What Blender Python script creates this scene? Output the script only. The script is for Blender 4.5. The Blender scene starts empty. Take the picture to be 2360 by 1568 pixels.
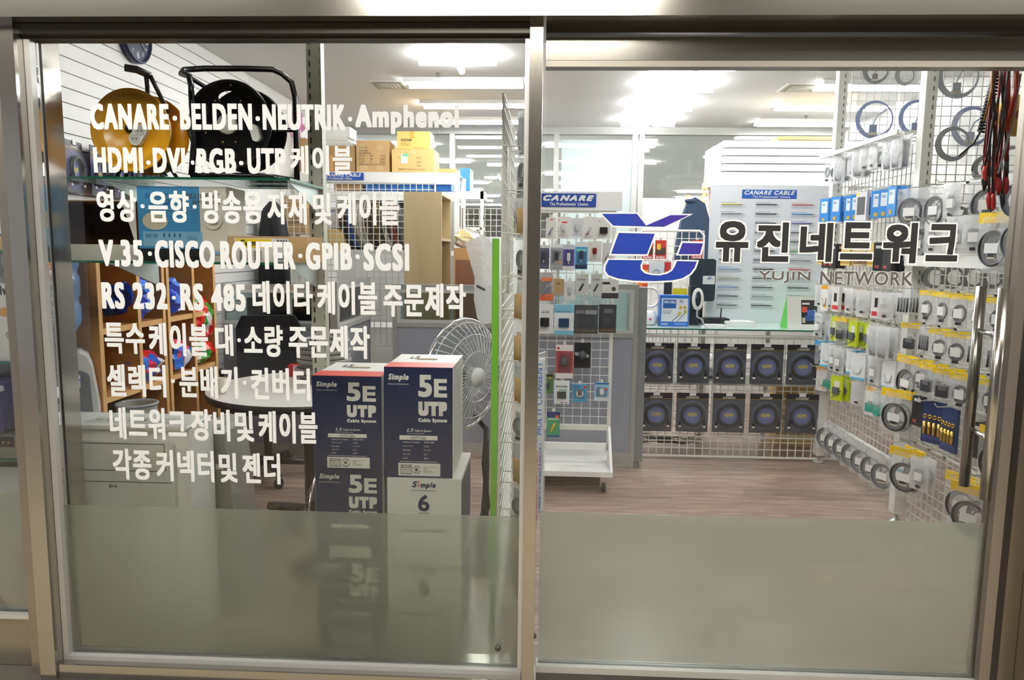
import bpy, math, random
import numpy as np
from mathutils import Vector, Matrix
random.seed(7)
sc = bpy.context.scene
COL = sc.collection
PI = math.pi

# ------------------------------------------------------------------ camera, world, exposure
W, H, F = 2360, 1568, 1690.0
YAW, PITCH, ROLL = 0.04333257, 0.12041162, 0.01145356
EYE = 1.4
def _axes(y, p, r):
    cy, sy, cp, sp, cr, sr = math.cos(y), math.sin(y), math.cos(p), math.sin(p), math.cos(r), math.sin(r)
    Ry = np.array([[cy, 0, sy], [0, 1, 0], [-sy, 0, cy]]); Rp = np.array([[1, 0, 0], [0, cp, -sp], [0, sp, cp]])
    Rr = np.array([[cr, -sr, 0], [sr, cr, 0], [0, 0, 1]]); M = Rr @ Rp @ Ry
    return np.array([M @ np.array([1, 0, 0.]), M @ np.array([0, 0, 1.]), M @ np.array([0, -1, 0.])]).T
MC = _axes(YAW, PITCH, ROLL)           # world -> camera (right, down, forward)
def P(px, py, Y=None, Z=None, X=None):
    """world point seen in direction (px, py) of the survey photograph at a known depth, height or side distance"""
    r = MC.T @ np.array([(px - W / 2) / F, (py - H / 2) / F, 1])
    t = Y / r[1] if Y is not None else ((Z - EYE) / r[2] if Z is not None else X / r[0])
    return Vector((r[0] * t, r[1] * t, EYE + r[2] * t))
cam_d = bpy.data.cameras.new('camera'); cam = bpy.data.objects.new('camera', cam_d); COL.objects.link(cam)
cam_d.sensor_width = 36; cam_d.lens = 36 * F / W; cam_d.clip_start = 0.02; cam_d.clip_end = 100
right, down, fwd = MC[0], MC[1], MC[2]
cam.matrix_world = Matrix(((right[0], -down[0], -fwd[0], 0), (right[1], -down[1], -fwd[1], 0),
                           (right[2], -down[2], -fwd[2], EYE), (0, 0, 0, 1)))
sc.camera = cam
world = bpy.data.worlds.new('world'); sc.world = world; world.use_nodes = True
world.node_tree.nodes['Background'].inputs[0].default_value = (0.9, 0.92, 1, 1)
world.node_tree.nodes['Background'].inputs[1].default_value = 0.25
sc.view_settings.view_transform = 'Standard'; sc.view_settings.look = 'None'
sc.view_settings.gamma = 1; sc.view_settings.use_curve_mapping = False
sc.view_settings.exposure = 0.9
sc.cycles.use_denoising = True
sc.cycles.max_bounces = 14; sc.cycles.transparent_max_bounces = 40
sc.cycles.diffuse_bounces = 5; sc.cycles.glossy_bounces = 5; sc.cycles.transmission_bounces = 10
sc.cycles.caustics_reflective = False; sc.cycles.caustics_refractive = True
sc.cycles.sample_clamp_indirect = 6

SHOP_LAMP, HALL_LAMP, CORR_LAMP = 28.0, 20.0, 13.0

# ------------------------------------------------------------------ materials
MATS = {}
def srgb(c):
    if isinstance(c, str):
        c = tuple(int(c[i:i + 2], 16) / 255 for i in (0, 2, 4))
    return tuple((v / 12.92 if v <= 0.04045 else ((v + 0.055) / 1.055) ** 2.4) for v in c)
def mat(c, rough=0.5, metal=0.0, emit=0.0, alpha=1.0, spec=0.5, name=None):
    key = (c, rough, metal, emit, alpha, spec)
    if key in MATS: return MATS[key]
    m = bpy.data.materials.new(name or 'paint_%s' % c); m.use_nodes = True
    b = m.node_tree.nodes['Principled BSDF']; col = srgb(c) + (1,)
    b.inputs['Base Color'].default_value = col
    b.inputs['Roughness'].default_value = rough; b.inputs['Metallic'].default_value = metal
    b.inputs['Specular IOR Level'].default_value = spec
    if emit:
        b.inputs['Emission Color'].default_value = col; b.inputs['Emission Strength'].default_value = emit
    if alpha < 1: b.inputs['Alpha'].default_value = alpha
    MATS[key] = m; return m
def nodemat(name):
    m = bpy.data.materials.new(name); m.use_nodes = True
    nt = m.node_tree; return m, nt, nt.nodes, nt.links, nt.nodes['Principled BSDF'], nt.nodes['Material Output']
def steel_mat(name, c, rough, axis):
    m, nt, n, l, b, o = nodemat(name)
    tc = n.new('ShaderNodeTexCoord'); mp = n.new('ShaderNodeMapping'); nz = n.new('ShaderNodeTexNoise')
    s = [1500, 1500, 1500]; s[axis] = 4
    mp.inputs['Scale'].default_value = s; nz.inputs['Scale'].default_value = 1; nz.inputs['Detail'].default_value = 2
    l.new(tc.outputs['Object'], mp.inputs[0]); l.new(mp.outputs[0], nz.inputs['Vector'])
    mr = n.new('ShaderNodeMapRange'); mr.inputs['To Min'].default_value = rough - .03; mr.inputs['To Max'].default_value = rough + .04
    l.new(nz.outputs['Fac'], mr.inputs['Value']); l.new(mr.outputs[0], b.inputs['Roughness'])
    bp = n.new('ShaderNodeBump'); bp.inputs['Strength'].default_value = .012; bp.inputs['Distance'].default_value = .001
    l.new(nz.outputs['Fac'], bp.inputs['Height']); l.new(bp.outputs[0], b.inputs['Normal'])
    b.inputs['Base Color'].default_value = srgb(c) + (1,); b.inputs['Metallic'].default_value = 0.92
    return m
STEEL_H = steel_mat('brushed_steel_horizontal', 'a9a69e', .16, 0)
STEEL_V = steel_mat('brushed_steel_vertical', 'a39f97', .18, 2)
STEEL_D = steel_mat('brushed_steel_dull', '948d83', .34, 2)
CHROME = mat('dcdcdc', .12, 1.0)
DARKSTEEL = mat('4a463f', .4, .6)
BEAD = mat('b9b9b6', .35, .5)

def glass_mat(name, tint=(1, 1, 1), refl=1.0, dirt=0.0):
    m, nt, n, l, b, o = nodemat(name); n.remove(b)
    t = n.new('ShaderNodeBsdfTransparent'); t.inputs[0].default_value = tint + (1,)
    g = n.new('ShaderNodeBsdfGlossy'); g.inputs['Roughness'].default_value = 0.0
    f = n.new('ShaderNodeFresnel'); f.inputs[0].default_value = 1.45
    mu = n.new('ShaderNodeMath'); mu.operation = 'MULTIPLY'; mu.inputs[1].default_value = refl
    mx = n.new('ShaderNodeMixShader'); l.new(f.outputs[0], mu.inputs[0]); l.new(mu.outputs[0], mx.inputs[0])
    l.new(t.outputs[0], mx.inputs[1]); l.new(g.outputs[0], mx.inputs[2])
    out = mx
    l.new(out.outputs[0], o.inputs[0]); return m
GLASS = glass_mat('clear_pane_glass', (.985, .995, .99), .8)
SHELFGLASS = glass_mat('shelf_glass', (.80, .93, .88), 1.2)
GLASSEDGE = mat('1f6b52', .15)
def frost_mat(name, c, body, rough):
    m, nt, n, l, b, o = nodemat(name); n.remove(b)
    r = n.new('ShaderNodeBsdfRefraction'); r.inputs['IOR'].default_value = 1.12; r.inputs['Roughness'].default_value = rough
    r.inputs['Color'].default_value = (.93, .96, .93, 1)
    d = n.new('ShaderNodeBsdfDiffuse'); d.inputs[0].default_value = srgb(c) + (1,)
    tl = n.new('ShaderNodeBsdfTranslucent'); tl.inputs[0].default_value = srgb(c) + (1,)
    m1 = n.new('ShaderNodeMixShader'); m1.inputs[0].default_value = .5
    l.new(d.outputs[0], m1.inputs[1]); l.new(tl.outputs[0], m1.inputs[2])
    m2 = n.new('ShaderNodeMixShader'); m2.inputs[0].default_value = body
    l.new(r.outputs[0], m2.inputs[1]); l.new(m1.outputs[0], m2.inputs[2])
    l.new(m2.outputs[0], o.inputs[0]); return m
FROST = frost_mat('frosted_film', 'e0e4da', .30, .25)
def plastic_mat(name, c, body):
    m, nt, n, l, b, o = nodemat(name)
    t = n.new('ShaderNodeBsdfTransparent'); mx = n.new('ShaderNodeMixShader'); mx.inputs[0].default_value = body
    b.inputs['Base Color'].default_value = srgb(c) + (1,); b.inputs['Roughness'].default_value = .12
    tc = n.new('ShaderNodeTexCoord'); nz = n.new('ShaderNodeTexNoise'); nz.inputs['Scale'].default_value = 28
    bp = n.new('ShaderNodeBump'); bp.inputs['Strength'].default_value = .7; bp.inputs['Distance'].default_value = .01
    l.new(tc.outputs['Object'], nz.inputs['Vector']); l.new(nz.outputs['Fac'], bp.inputs['Height']); l.new(bp.outputs[0], b.inputs['Normal'])
    l.new(t.outputs[0], mx.inputs[1]); l.new(b.outputs[0], mx.inputs[2]); l.new(mx.outputs[0], o.inputs[0]); return m
BAG = plastic_mat('clear_polybag', 'eef1f3', .2)
BAGW = plastic_mat('milky_polybag', 'eef0f0', .5)
BLISTER = plastic_mat('blister_plastic', 'cfd6e4', .08)
def wood_mat(name, c1, c2, scale, dist=2.0):
    m, nt, n, l, b, o = nodemat(name)
    tc = n.new('ShaderNodeTexCoord'); mp = n.new('ShaderNodeMapping'); mp.inputs['Scale'].default_value = scale
    nz = n.new('ShaderNodeTexNoise'); nz.inputs['Scale'].default_value = 3; nz.inputs['Detail'].default_value = 6; nz.inputs['Distortion'].default_value = dist
    cr = n.new('ShaderNodeValToRGB'); cr.color_ramp.elements[0].color = srgb(c1) + (1,); cr.color_ramp.elements[1].color = srgb(c2) + (1,)
    cr.color_ramp.elements[0].position = .3; cr.color_ramp.elements[1].position = .7
    l.new(tc.outputs['Object'], mp.inputs[0]); l.new(mp.outputs[0], nz.inputs['Vector']); l.new(nz.outputs['Fac'], cr.inputs[0])
    l.new(cr.outputs[0], b.inputs['Base Color']); b.inputs['Roughness'].default_value = .45; return m
OAK = wood_mat('orange_brown_laminate', 'a06d38', 'b98247', (1, 1, 8), .5)
OAKEDGE = wood_mat('light_edge_laminate', 'd3a263', 'dcb077', (1, 1, 8), .5)
BEIGEWOOD = wood_mat('beige_laminate', 'b5a27a', 'c2b088', (2, 2, .4), .5)
def floor_mat():
    m, nt, n, l, b, o = nodemat('vinyl_plank')
    tc = n.new('ShaderNodeTexCoord'); br = n.new('ShaderNodeTexBrick')
    br.inputs['Scale'].default_value = 1; br.inputs['Brick Width'].default_value = 1.2; br.inputs['Row Height'].default_value = .18
    br.inputs['Mortar Size'].default_value = .0015; br.inputs['Mortar Smooth'].default_value = .5; br.offset = .37
    br.inputs['Color1'].default_value = (.25, .25, .25, 1); br.inputs['Color2'].default_value = (.75, .75, .75, 1); br.inputs['Mortar'].default_value = (.3, .3, .3, 1)
    l.new(tc.outputs['Object'], br.inputs['Vector'])
    mp = n.new('ShaderNodeMapping'); mp.inputs['Scale'].default_value = (1.2, 14, 1)
    nz = n.new('ShaderNodeTexNoise'); nz.inputs['Scale'].default_value = 2.4; nz.inputs['Detail'].default_value = 9; nz.inputs['Roughness'].default_value = .62; nz.inputs['Distortion'].default_value = .8
    ad = n.new('ShaderNodeVectorMath'); ad.operation = 'ADD'
    l.new(tc.outputs['Object'], mp.inputs[0]); l.new(mp.outputs[0], ad.inputs[0]); l.new(br.outputs['Color'], ad.inputs[1]); l.new(ad.outputs[0], nz.inputs['Vector'])
    cr = n.new('ShaderNodeValToRGB'); e = cr.color_ramp.elements
    e[0].position = .28; e[0].color = srgb('6a5852') + (1,); e[1].position = .72; e[1].color = srgb('bba89c') + (1,)
    x = e.new(.5); x.color = srgb('937e75') + (1,)
    l.new(nz.outputs['Fac'], cr.inputs[0])
    mx = n.new('ShaderNodeMix'); mx.data_type = 'RGBA'; mx.blend_type = 'OVERLAY'; mx.inputs['Factor'].default_value = .3
    l.new(cr.outputs[0], mx.inputs['A']); l.new(br.outputs['Color'], mx.inputs['B'])
    l.new(mx.outputs['Result'], b.inputs['Base Color']); b.inputs['Roughness'].default_value = .3
    return m
def fabric_mat(name, c1, c2):
    m, nt, n, l, b, o = nodemat(name)
    tc = n.new('ShaderNodeTexCoord'); nz = n.new('ShaderNodeTexNoise'); nz.inputs['Scale'].default_value = 260; nz.inputs['Detail'].default_value = 3
    cr = n.new('ShaderNodeValToRGB'); cr.color_ramp.elements[0].color = srgb(c1) + (1,); cr.color_ramp.elements[1].color = srgb(c2) + (1,)
    cr.color_ramp.elements[0].position = .35; cr.color_ramp.elements[1].position = .65
    l.new(tc.outputs['Object'], nz.inputs['Vector']); l.new(nz.outputs['Fac'], cr.inputs[0]); l.new(cr.outputs[0], b.inputs['Base Color'])
    b.inputs['Roughness'].default_value = .9; return m
PANELFAB = fabric_mat('grey_blue_fabric', '8e919c', '9fa2ad')
CARD = fabric_mat('corrugated_card', 'c3a070', 'caa979')
CARDL = fabric_mat('pale_card', 'd9b877', 'e0c084')
def foil_mat(name, cols):
    m, nt, n, l, b, o = nodemat(name)
    tc = n.new('ShaderNodeTexCoord'); v = n.new('ShaderNodeTexVoronoi'); v.inputs['Scale'].default_value = 16
    cr = n.new('ShaderNodeValToRGB'); cr.color_ramp.interpolation = 'CONSTANT'
    e = cr.color_ramp.elements
    while len(e) < len(cols): e.new(.5)
    for i, c in enumerate(cols): e[i].position = i / len(cols); e[i].color = srgb(c) + (1,)
    sp = n.new('ShaderNodeSeparateColor'); l.new(tc.outputs['Object'], v.inputs['Vector']); l.new(v.outputs['Color'], sp.inputs[0])
    l.new(sp.outputs[0], cr.inputs[0]); l.new(cr.outputs[0], b.inputs['Base Color']); b.inputs['Roughness'].default_value = .18
    return m
WHITE = mat('f2f2f0', .45); WALLW = mat('eeeeec', .6); BLACK = mat('141414', .35); RUB = mat('1b1b1d', .6)
WIRE = mat('e9e8e2', .35); POSTW = mat('e6e6df', .4); SLOTTED = mat('c6c6b8', .5)
VINYL = mat('bcbebe', .7); LAMP = mat('ffffff', .5, emit=SHOP_LAMP, name='shop_lamp')

# ------------------------------------------------------------------ mesh builder
class MB:
    def __init__(s, o=(0, 0, 0)): s.v = []; s.f = []; s.mi = []; s.mats = []; s.o = Vector(o); s.smooth = []
    def _m(s, m):
        if m is None: return 0
        if m not in s.mats: s.mats.append(m)
        return s.mats.index(m)
    def add(s, vs, fs, m=None, smooth=False):
        b = len(s.v); k = s._m(m)
        s.v += [tuple(Vector(v) - s.o) for v in vs]
        for f in fs: s.f.append([i + b for i in f]); s.mi.append(k); s.smooth.append(smooth)
        return s
    def box(s, x0, y0, z0, x1, y1, z1, m=None):
        x0, x1 = sorted((x0, x1)); y0, y1 = sorted((y0, y1)); z0, z1 = sorted((z0, z1))
        return s.add([(x0, y0, z0), (x1, y0, z0), (x1, y1, z0), (x0, y1, z0), (x0, y0, z1), (x1, y0, z1), (x1, y1, z1), (x0, y1, z1)],
              [(0, 3, 2, 1), (4, 5, 6, 7), (0, 1, 5, 4), (1, 2, 6, 5), (2, 3, 7, 6), (3, 0, 4, 7)], m)
    def bbox(s, x0, y0, z0, x1, y1, z1, r, m=None, seg=3):
        """box with its four edges along Y rounded"""
        pts = []
        for cx, cz, a0 in ((x1 - r, z1 - r, 0), (x0 + r, z1 - r, 90), (x0 + r, z0 + r, 180), (x1 - r, z0 + r, 270)):
            for i in range(seg + 1):
                a = math.radians(a0 + 90 * i / seg); pts.append((cx + r * math.cos(a), cz + r * math.sin(a)))
        return s.prism(pts, y0, y1, m)
    def prism(s, pts, y0, y1, m=None):
        n = len(pts)
        vs = [(x, y0, z) for x, z in pts] + [(x, y1, z) for x, z in pts]
        fs = [list(range(n))[::1], list(range(2 * n - 1, n - 1, -1))] + [(i, i + n, (i + 1) % n + n, (i + 1) % n) for i in range(n)]
        return s.add(vs, fs, m)
    def tube(s, pts, r, m=None, n=8, closed=False, caps=True):
        pts = [Vector(p) for p in pts]; k = len(pts); vs = []; fs = []
        up = None
        for i, p in enumerate(pts):
            if closed: d = pts[(i + 1) % k] - pts[i - 1]
            else: d = pts[min(i + 1, k - 1)] - pts[max(i - 1, 0)]
            if d.length < 1e-9: d = Vector((0, 0, 1))
            d.normalize()
            if up is None:
                up = d.orthogonal().normalized()
            up = (up - d * up.dot(d))
            if up.length < 1e-6: up = d.orthogonal()
            up.normalize()
            w = d.cross(up); rr = r[i] if isinstance(r, (list, tuple)) else r
            for j in range(n):
                a = 2 * PI * j / n; vs.append(p + (up * math.cos(a) + w * math.sin(a)) * rr)
        for i in range(k if closed else k - 1):
            for j in range(n):
                a = i * n + j; b = i * n + (j + 1) % n; c = ((i + 1) % k) * n + (j + 1) % n; d_ = ((i + 1) % k) * n + j
                fs.append((a, b, c, d_))
        if caps and not closed: fs += [list(range(n))[::-1], list(range((k - 1) * n, k * n))]
        return s.add(vs, fs, m, True)
    def ring(s, c, R, r, m=None, axis='Y', n=28, k=6, a0=0, a1=2 * PI, sx=1.0):
        pts = []; closed = abs(a1 - a0 - 2 * PI) < 1e-6
        for i in range(n if closed else n + 1):
            a = a0 + (a1 - a0) * i / n; u, v = R * math.cos(a) * sx, R * math.sin(a)
            pts.append({'Y': (c[0] + u, c[1], c[2] + v), 'Z': (c[0] + u, c[1] + v, c[2]), 'X': (c[0], c[1] + u, c[2] + v)}[axis])
        return s.tube(pts, r, m, k, closed)
    def lathe(s, c, prof, m=None, axis='Z', n=32, sx=1.0):
        """prof: list of (radius, height along the axis)"""
        vs = []; fs = []; k = len(prof)
        for r, h in prof:
            for j in range(n):
                a = 2 * PI * j / n; u, v = r * math.cos(a) * sx, r * math.sin(a)
                vs.append({'Z': (c[0] + u, c[1] + v, c[2] + h), 'Y': (c[0] + u, c[1] + h, c[2] - v), 'X': (c[0] + h, c[1] + u, c[2] + v)}[axis])
        for i in range(k - 1):
            for j in range(n): fs.append((i * n + j, i * n + (j + 1) % n, (i + 1) * n + (j + 1) % n, (i + 1) * n + j))
        fs += [list(range(n))[::-1], list(range((k - 1) * n, k * n))]
        return s.add(vs, fs, m, k > 2)
    def grid(s, x0, z0, x1, z1, y, pitch, r, m=None, axis='Y', pz=None):
        """welded wire grid: horizontals and verticals as thin bars"""
        pz = pz or pitch
        n = max(1, round(abs(x1 - x0) / pitch)); k = max(1, round(abs(z1 - z0) / pz))
        def bx(a0, c0, a1, c1, off):
            if axis == 'Y': s.box(a0, y - r + off, c0, a1, y + r + off, c1, m)
            else: s.box(y - r + off, a0, c0, y + r + off, a1, c1, m)
        for i in range(n + 1):
            x = x0 + (x1 - x0) * i / n; bx(x - r, z0, x + r, z1, 0)
        for i in range(k + 1):
            z = z0 + (z1 - z0) * i / k; bx(x0, z - r, x1, z + r, 2 * r)
        return s
    def text(s, t, x0, z0, x1, z1, y, m, bold=0.0, shear=0.0, cond=None, keep=False, mirror=False, face='-Y'):
        q = place_glyphs(t, x0, z0, x1, z1, bold, shear)
        if q is None: return s
        out, fs = q
        if face == '-Y': vv = [(u, y - e, v) for u, v, e in out]
        elif face == '+X': vv = [(y + e, u, v) for u, v, e in out]
        else: vv = [(u, v, y + e) for u, v, e in out]
        return s.add(vv, fs, m)
    def mesh(s, name, m=None):
        me = bpy.data.meshes.new(name); me.from_pydata(s.v, [], s.f)
        for mm in (s.mats or [m or WHITE]): me.materials.append(mm)
        if s.mats: me.polygons.foreach_set('material_index', s.mi)
        me.polygons.foreach_set('use_smooth', s.smooth)
        me.update()
        return me
_G = {}
def place_glyphs(t, x0, z0, x1, z1, bold=0.0, shear=0.0, extra=0.0):
    """type fitted to a rectangle; strokes are thickened by laying shifted copies over each other"""
    vs, fs = glyphs(t, round(min(bold, .06), 3), shear)
    if not vs: return None
    r = 1.4 * bold * (z1 - z0); r = min(r, (x1 - x0) * .3); a = np.array(vs); mn = a.min(0); mx = a.max(0)
    sz = np.maximum(mx - mn, 1e-6); kx, kz = (x1 - x0 - 2 * r) / sz[0], (z1 - z0 - 2 * r) / sz[1]
    base = np.stack([x0 + r + (a[:, 0] - mn[0]) * kx, z0 + r + (a[:, 1] - mn[1]) * kz], 1)
    R = r + extra
    if R <= 0: return [(p[0], p[1], 0.0) for p in base], fs
    k = 8 if (z1 - z0) > .03 else 4; out = []; ff = []
    for i in range(k + 1):
        d = (0, 0) if i == k else [(R * u, R * v) for u, v in ((-1, -1), (1, 1), (-1, 1), (1, -1), (0, 1), (0, -1), (1, 0), (-1, 0))][i]
        o = len(out); out += [(p[0] + d[0], p[1] + d[1], 6e-5 * i) for p in base]; ff += [tuple(v + o for v in f) for f in fs]
    return out, ff
def glyphs(t, bold=0.0, shear=0.0):
    k = (t, bold, shear)
    if k in _G: return _G[k]
    c = bpy.data.curves.new('type', 'FONT'); c.body = t; c.size = 1; c.space_character = 1 + 5.5 * bold; c.shear = shear; c.resolution_u = 3
    o = bpy.data.objects.new('type', c); COL.objects.link(o)
    dg = bpy.context.evaluated_depsgraph_get()
    me = bpy.data.meshes.new_from_object(o.evaluated_get(dg))
    vs = [tuple(v.co[:2]) for v in me.vertices]; fs = [tuple(p.vertices) for p in me.polygons]
    bpy.data.objects.remove(o); bpy.data.curves.remove(c); bpy.data.meshes.remove(me)
    _G[k] = (vs, fs); return _G[k]

def tag(o, label=None, cat=None, group=None, kind=None):
    if label: o['label'] = label
    if cat: o['category'] = cat
    if group: o['group'] = group
    if kind: o['kind'] = kind
    return o
def thing(name, label, cat, loc=(0, 0, 0), rz=0, group=None):
    o = bpy.data.objects.new(name, None); COL.objects.link(o); o.location = loc; o.rotation_euler = (0, 0, rz)
    o.empty_display_size = .05
    return tag(o, label, cat, group)
def part(name, mb, m, parent, label=None, kind=None):
    o = bpy.data.objects.new(name, mb.mesh(name, m)); COL.objects.link(o); o.parent = parent
    return tag(o, label, kind=kind)
def solo(name, mb, m, label, cat, group=None, kind=None, loc=None, rz=0):
    """one-mesh thing; mb is built about its own origin mb.o"""
    o = bpy.data.objects.new(name, mb.mesh(name, m)); COL.objects.link(o); o.location = loc if loc is not None else mb.o
    o.rotation_euler = (0, 0, rz)
    return tag(o, label, cat, group, kind)
def struct(name, mb, m, parent=None):
    o = bpy.data.objects.new(name, mb.mesh(name, m)); COL.objects.link(o)
    if parent: o.parent = parent
    else: o['kind'] = 'structure'
    return o
def dup(root, loc, rz=None, label=None, group=None):
    r = root.copy(); COL.objects.link(r); r.location = loc
    if rz is not None: r.rotation_euler = (0, 0, rz)
    if label: r['label'] = label
    if group: r['group'] = group
    for ch in list(root.children):
        c = ch.copy(); COL.objects.link(c); c.parent = r
        for g in list(ch.children):
            d = g.copy(); COL.objects.link(d); d.parent = c
    return r
ORD = ['first', 'second', 'third', 'fourth', 'fifth', 'sixth', 'seventh', 'eighth', 'ninth', 'tenth', 'eleventh', 'twelfth', 'thirteenth', 'fourteenth']

# ------------------------------------------------------------------ the building
YF = 2.2                                     # plane of the shop front
CEIL = 2.62; YB = 7.45; XL = -2.12; XR = 2.85
SLAT = WHITE
struct('floor', MB().box(-4.2, YF - .05, -.05, 4.2, YB + .04, 0), floor_mat())
struct('floor_hall', MB().box(-8, YB + .04, -.05, 8, 26, 0), mat('c9c9c4', .4))
struct('floor_corridor', MB().box(-6, -5, -.05, 6, YF - .05, 0), mat('b0a38c', .25))
cm = MB().box(-4.2, YF + .17, CEIL, 4.2, YB + .05, CEIL + .1); struct('ceiling', cm, mat('d2d1cf', .7))
struct('ceiling_hall', MB().box(-8, YB + .05, CEIL, 8, 26, CEIL + .1), mat('dededb', .7))
struct('ceiling_corridor', MB().box(-6, -5, 2.78, 6, YF - .11, 2.86), mat('453f37', .6))
struct('wall_corridor', MB().box(-6, -5.1, 0, 6, -5, 2.8), mat('4d473e', .5))
struct('wall_hall_end', MB().box(-8, 26, 0, 8, 26.1, 2.7), mat('a5a39c', .7))
struct('wall_hall_left', MB().box(-8.1, YB, 0, -8, 26, 2.7), mat('b5b3ad', .7))
struct('wall_hall_right', MB().box(8, YB, 0, 8.1, 26, 2.7), mat('b5b3ad', .7))
# slat wall on the left: boards with real grooves between them, then a plain panel towards the back
ysm = P(574, 173, X=XL).y
b = MB(); z = CEIL
while z > 0.02:
    b.box(XL - .05, YF + .05, max(0, z - .0615), XL, ysm - .003, z, SLAT); z -= .066
b.box(XL - .09, YF + .05, 0, XL - .012, ysm, CEIL, mat('6c6a66', .7))
b.box(XL - .05, ysm + .003, 0, XL, YB, CEIL, WALLW)
struct('wall_left', b, SLAT)
struct('wall_right', MB().box(XR, YF + .05, 0, XR + .1, YB, CEIL), mat('bdbcb8', .6))

# ---------------- shop front
def xf(px, py): return P(px, py, Y=YF).x
XA, XB = xf(97, 800) , -.055              # left window opening
XC, XD = -.007, 1.372                        # door glass
zt = 2.035
b = MB()
b.box(-2.6, YF - .10, 2.042, 2.4, YF + .16, 2.75)
struct('trim_fascia', b, STEEL_H)
# recess and rails under the fascia
b = MB(); b.box(-1.56, YF - .045, 2.012, XB + .01, YF + .05, 2.040); b.box(-1.56, YF - .02, 2.004, XB + .01, YF + .03, 2.012, DARKSTEEL)
b.mats and None
o = struct('trim_window_head', b, STEEL_H)
b = MB(); b.box(XC, YF + .0, 2.025, 2.2, YF + .09, 2.043); struct('trim_door_track', b, DARKSTEEL)
# left post: front face, darker return strip, silver glazing bead, deep inner jamb
b = MB(); b.box(-1.596, YF - .06, 0, -1.545, YF + .12, 2.042); struct('trim_post', b, STEEL_V)
b = MB(); b.box(-1.645, YF - .03, 0, -1.597, YF + .10, 2.042); struct('trim_post_strip', b, STEEL_D)
b = MB(); b.box(-1.544, YF + .03, 0, -1.524, YF + .112, 2.03); struct('trim_jamb', b, STEEL_V)
b = MB(); b.box(XB + .003, YF - .05, 0, XC - .008, YF + .1, 2.042); struct('trim_mullion', b, STEEL_V)
# bottom rails
b = MB(); b.box(-1.544, YF - .05, 0, XB + .002, YF + .1, .063); struct('trim_sill', b, STEEL_H)
# window_1: pane, beads and film
w1 = bpy.data.objects.new('window_1', MB().box(-1.523, YF, .075, XB - .012, YF + .008, 2.004).mesh('window_1', GLASS)); COL.objects.link(w1); w1['kind'] = 'structure'
b = MB()
b.box(-1.544, YF - .02, .063, -1.526, YF + .02, 2.004); b.box(-1.526, YF - .02, .063, XB, YF + .02, .078); b.box(XB - .011, YF - .02, .078, XB + .002, YF + .02, 2.004)
struct('glazing_bead', b, BEAD, w1)
film = struct('frosted_film', MB().box(-1.524, YF + .011, .08, XB - .012, YF + .016, .573), FROST, w1)
b = MB(); b.lathe((xf(1148, 1492), YF - .012, P(1148, 1492, Y=YF).z), [(.009, 0), (.009, .008), (.004, .01)], None, 'Y', 16)
struct('screw', b, DARKSTEEL, w1)
# door_1: sliding glass door
d1 = bpy.data.objects.new('door_1', MB().box(XC + .004, YF + .03, .08, XD, YF + .04, 1.95).mesh('door_1', GLASS)); COL.objects.link(d1); d1['kind'] = 'structure'
b = MB(); b.box(XC, YF + .012, 1.952, 2.2, YF + .062, 2.016); struct('top_rail', b, STEEL_H, d1)
b = MB(); b.box(XC, YF + .012, 1.934, XD + .1, YF + .06, 1.951); struct('glazing_bead', b, mat('8f8a80', .35, .6), d1)
b = MB(); b.box(XC, YF + .012, .02, XD + .1, YF + .062, .058); struct('bottom_rail', b, STEEL_H, d1)
b = MB(); b.box(XC, YF + .01, .0585, XD, YF + .06, .08); struct('glazing_bead', b, BEAD, d1)
b = MB(); b.box(XD, YF + .005, 0.0585, XD + .032, YF + .065, 1.933); struct('side_stile', b, mat('8d857c', .35, .7), d1)
struct('frosted_film', MB().box(XC + .006, YF + .046, .082, XD - .002, YF + .051, .580), FROST, d1)
b = MB(); b.lathe((xf(1228, 1474) + .002, YF + .018, P(1228, 1474, Y=YF).z), [(.009, 0), (.009, .008), (.004, .01)], None, 'Y', 16); struct('screw', b, DARKSTEEL, d1)
for nm, dy, pa, pb in (('outer_handle', -.05, (2306, 664), (2278, 1152)), ('inner_handle', .12, (2256, 660), (2228, 1120))):
    y = YF + .03 + dy; a = P(*pa, Y=y); c = P(*pb, Y=y); b = MB()
    xh = (a.x + c.x) / 2
    b.tube([(xh, y, a.z), (xh, y, c.z)], .0155, None, 20)
    h = struct('door_handle', b, STEEL_V, d1)
    if dy < 0:
        b = MB()
        for zz in (a.z - .14, c.z + .18): b.tube([(xh, y, zz), (P(2242, 890, Y=y + .17).x, y + .17, zz)], .008, None, 12)
        struct('handle_standoff', b, CHROME, h)
b = MB(); b.box(XD + .052, YF + .0, 0, XD + .10, YF + .12, 2.042); b.box(XD + .101, YF - .08, 0, XD + .9, YF + .16, 2.042); struct('trim_pillar', b, STEEL_D)
struct('trim_threshold', MB().box(-2.6, YF - .08, -.01, 2.4, YF + .12, .019), STEEL_H)
# window_2: the next pane to the left, with its own kick panel
w2 = bpy.data.objects.new('window_2', MB().box(-2.6, YF + .02, .20, -1.647, YF + .028, 2.03).mesh('window_2', GLASS)); COL.objects.link(w2); w2['kind'] = 'structure'
struct('glazing_bead', MB().box(-2.6, YF + .0, .185, -1.647, YF + .05, .20), BEAD, w2)
struct('kick_panel', MB().box(-2.6, YF + .01, .02, -1.647, YF + .06, .184), STEEL_D, w2)
struct('frosted_film', MB().box(-2.6, YF + .032, .20, -1.647, YF + .037, .60), FROST, w2)

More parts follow.
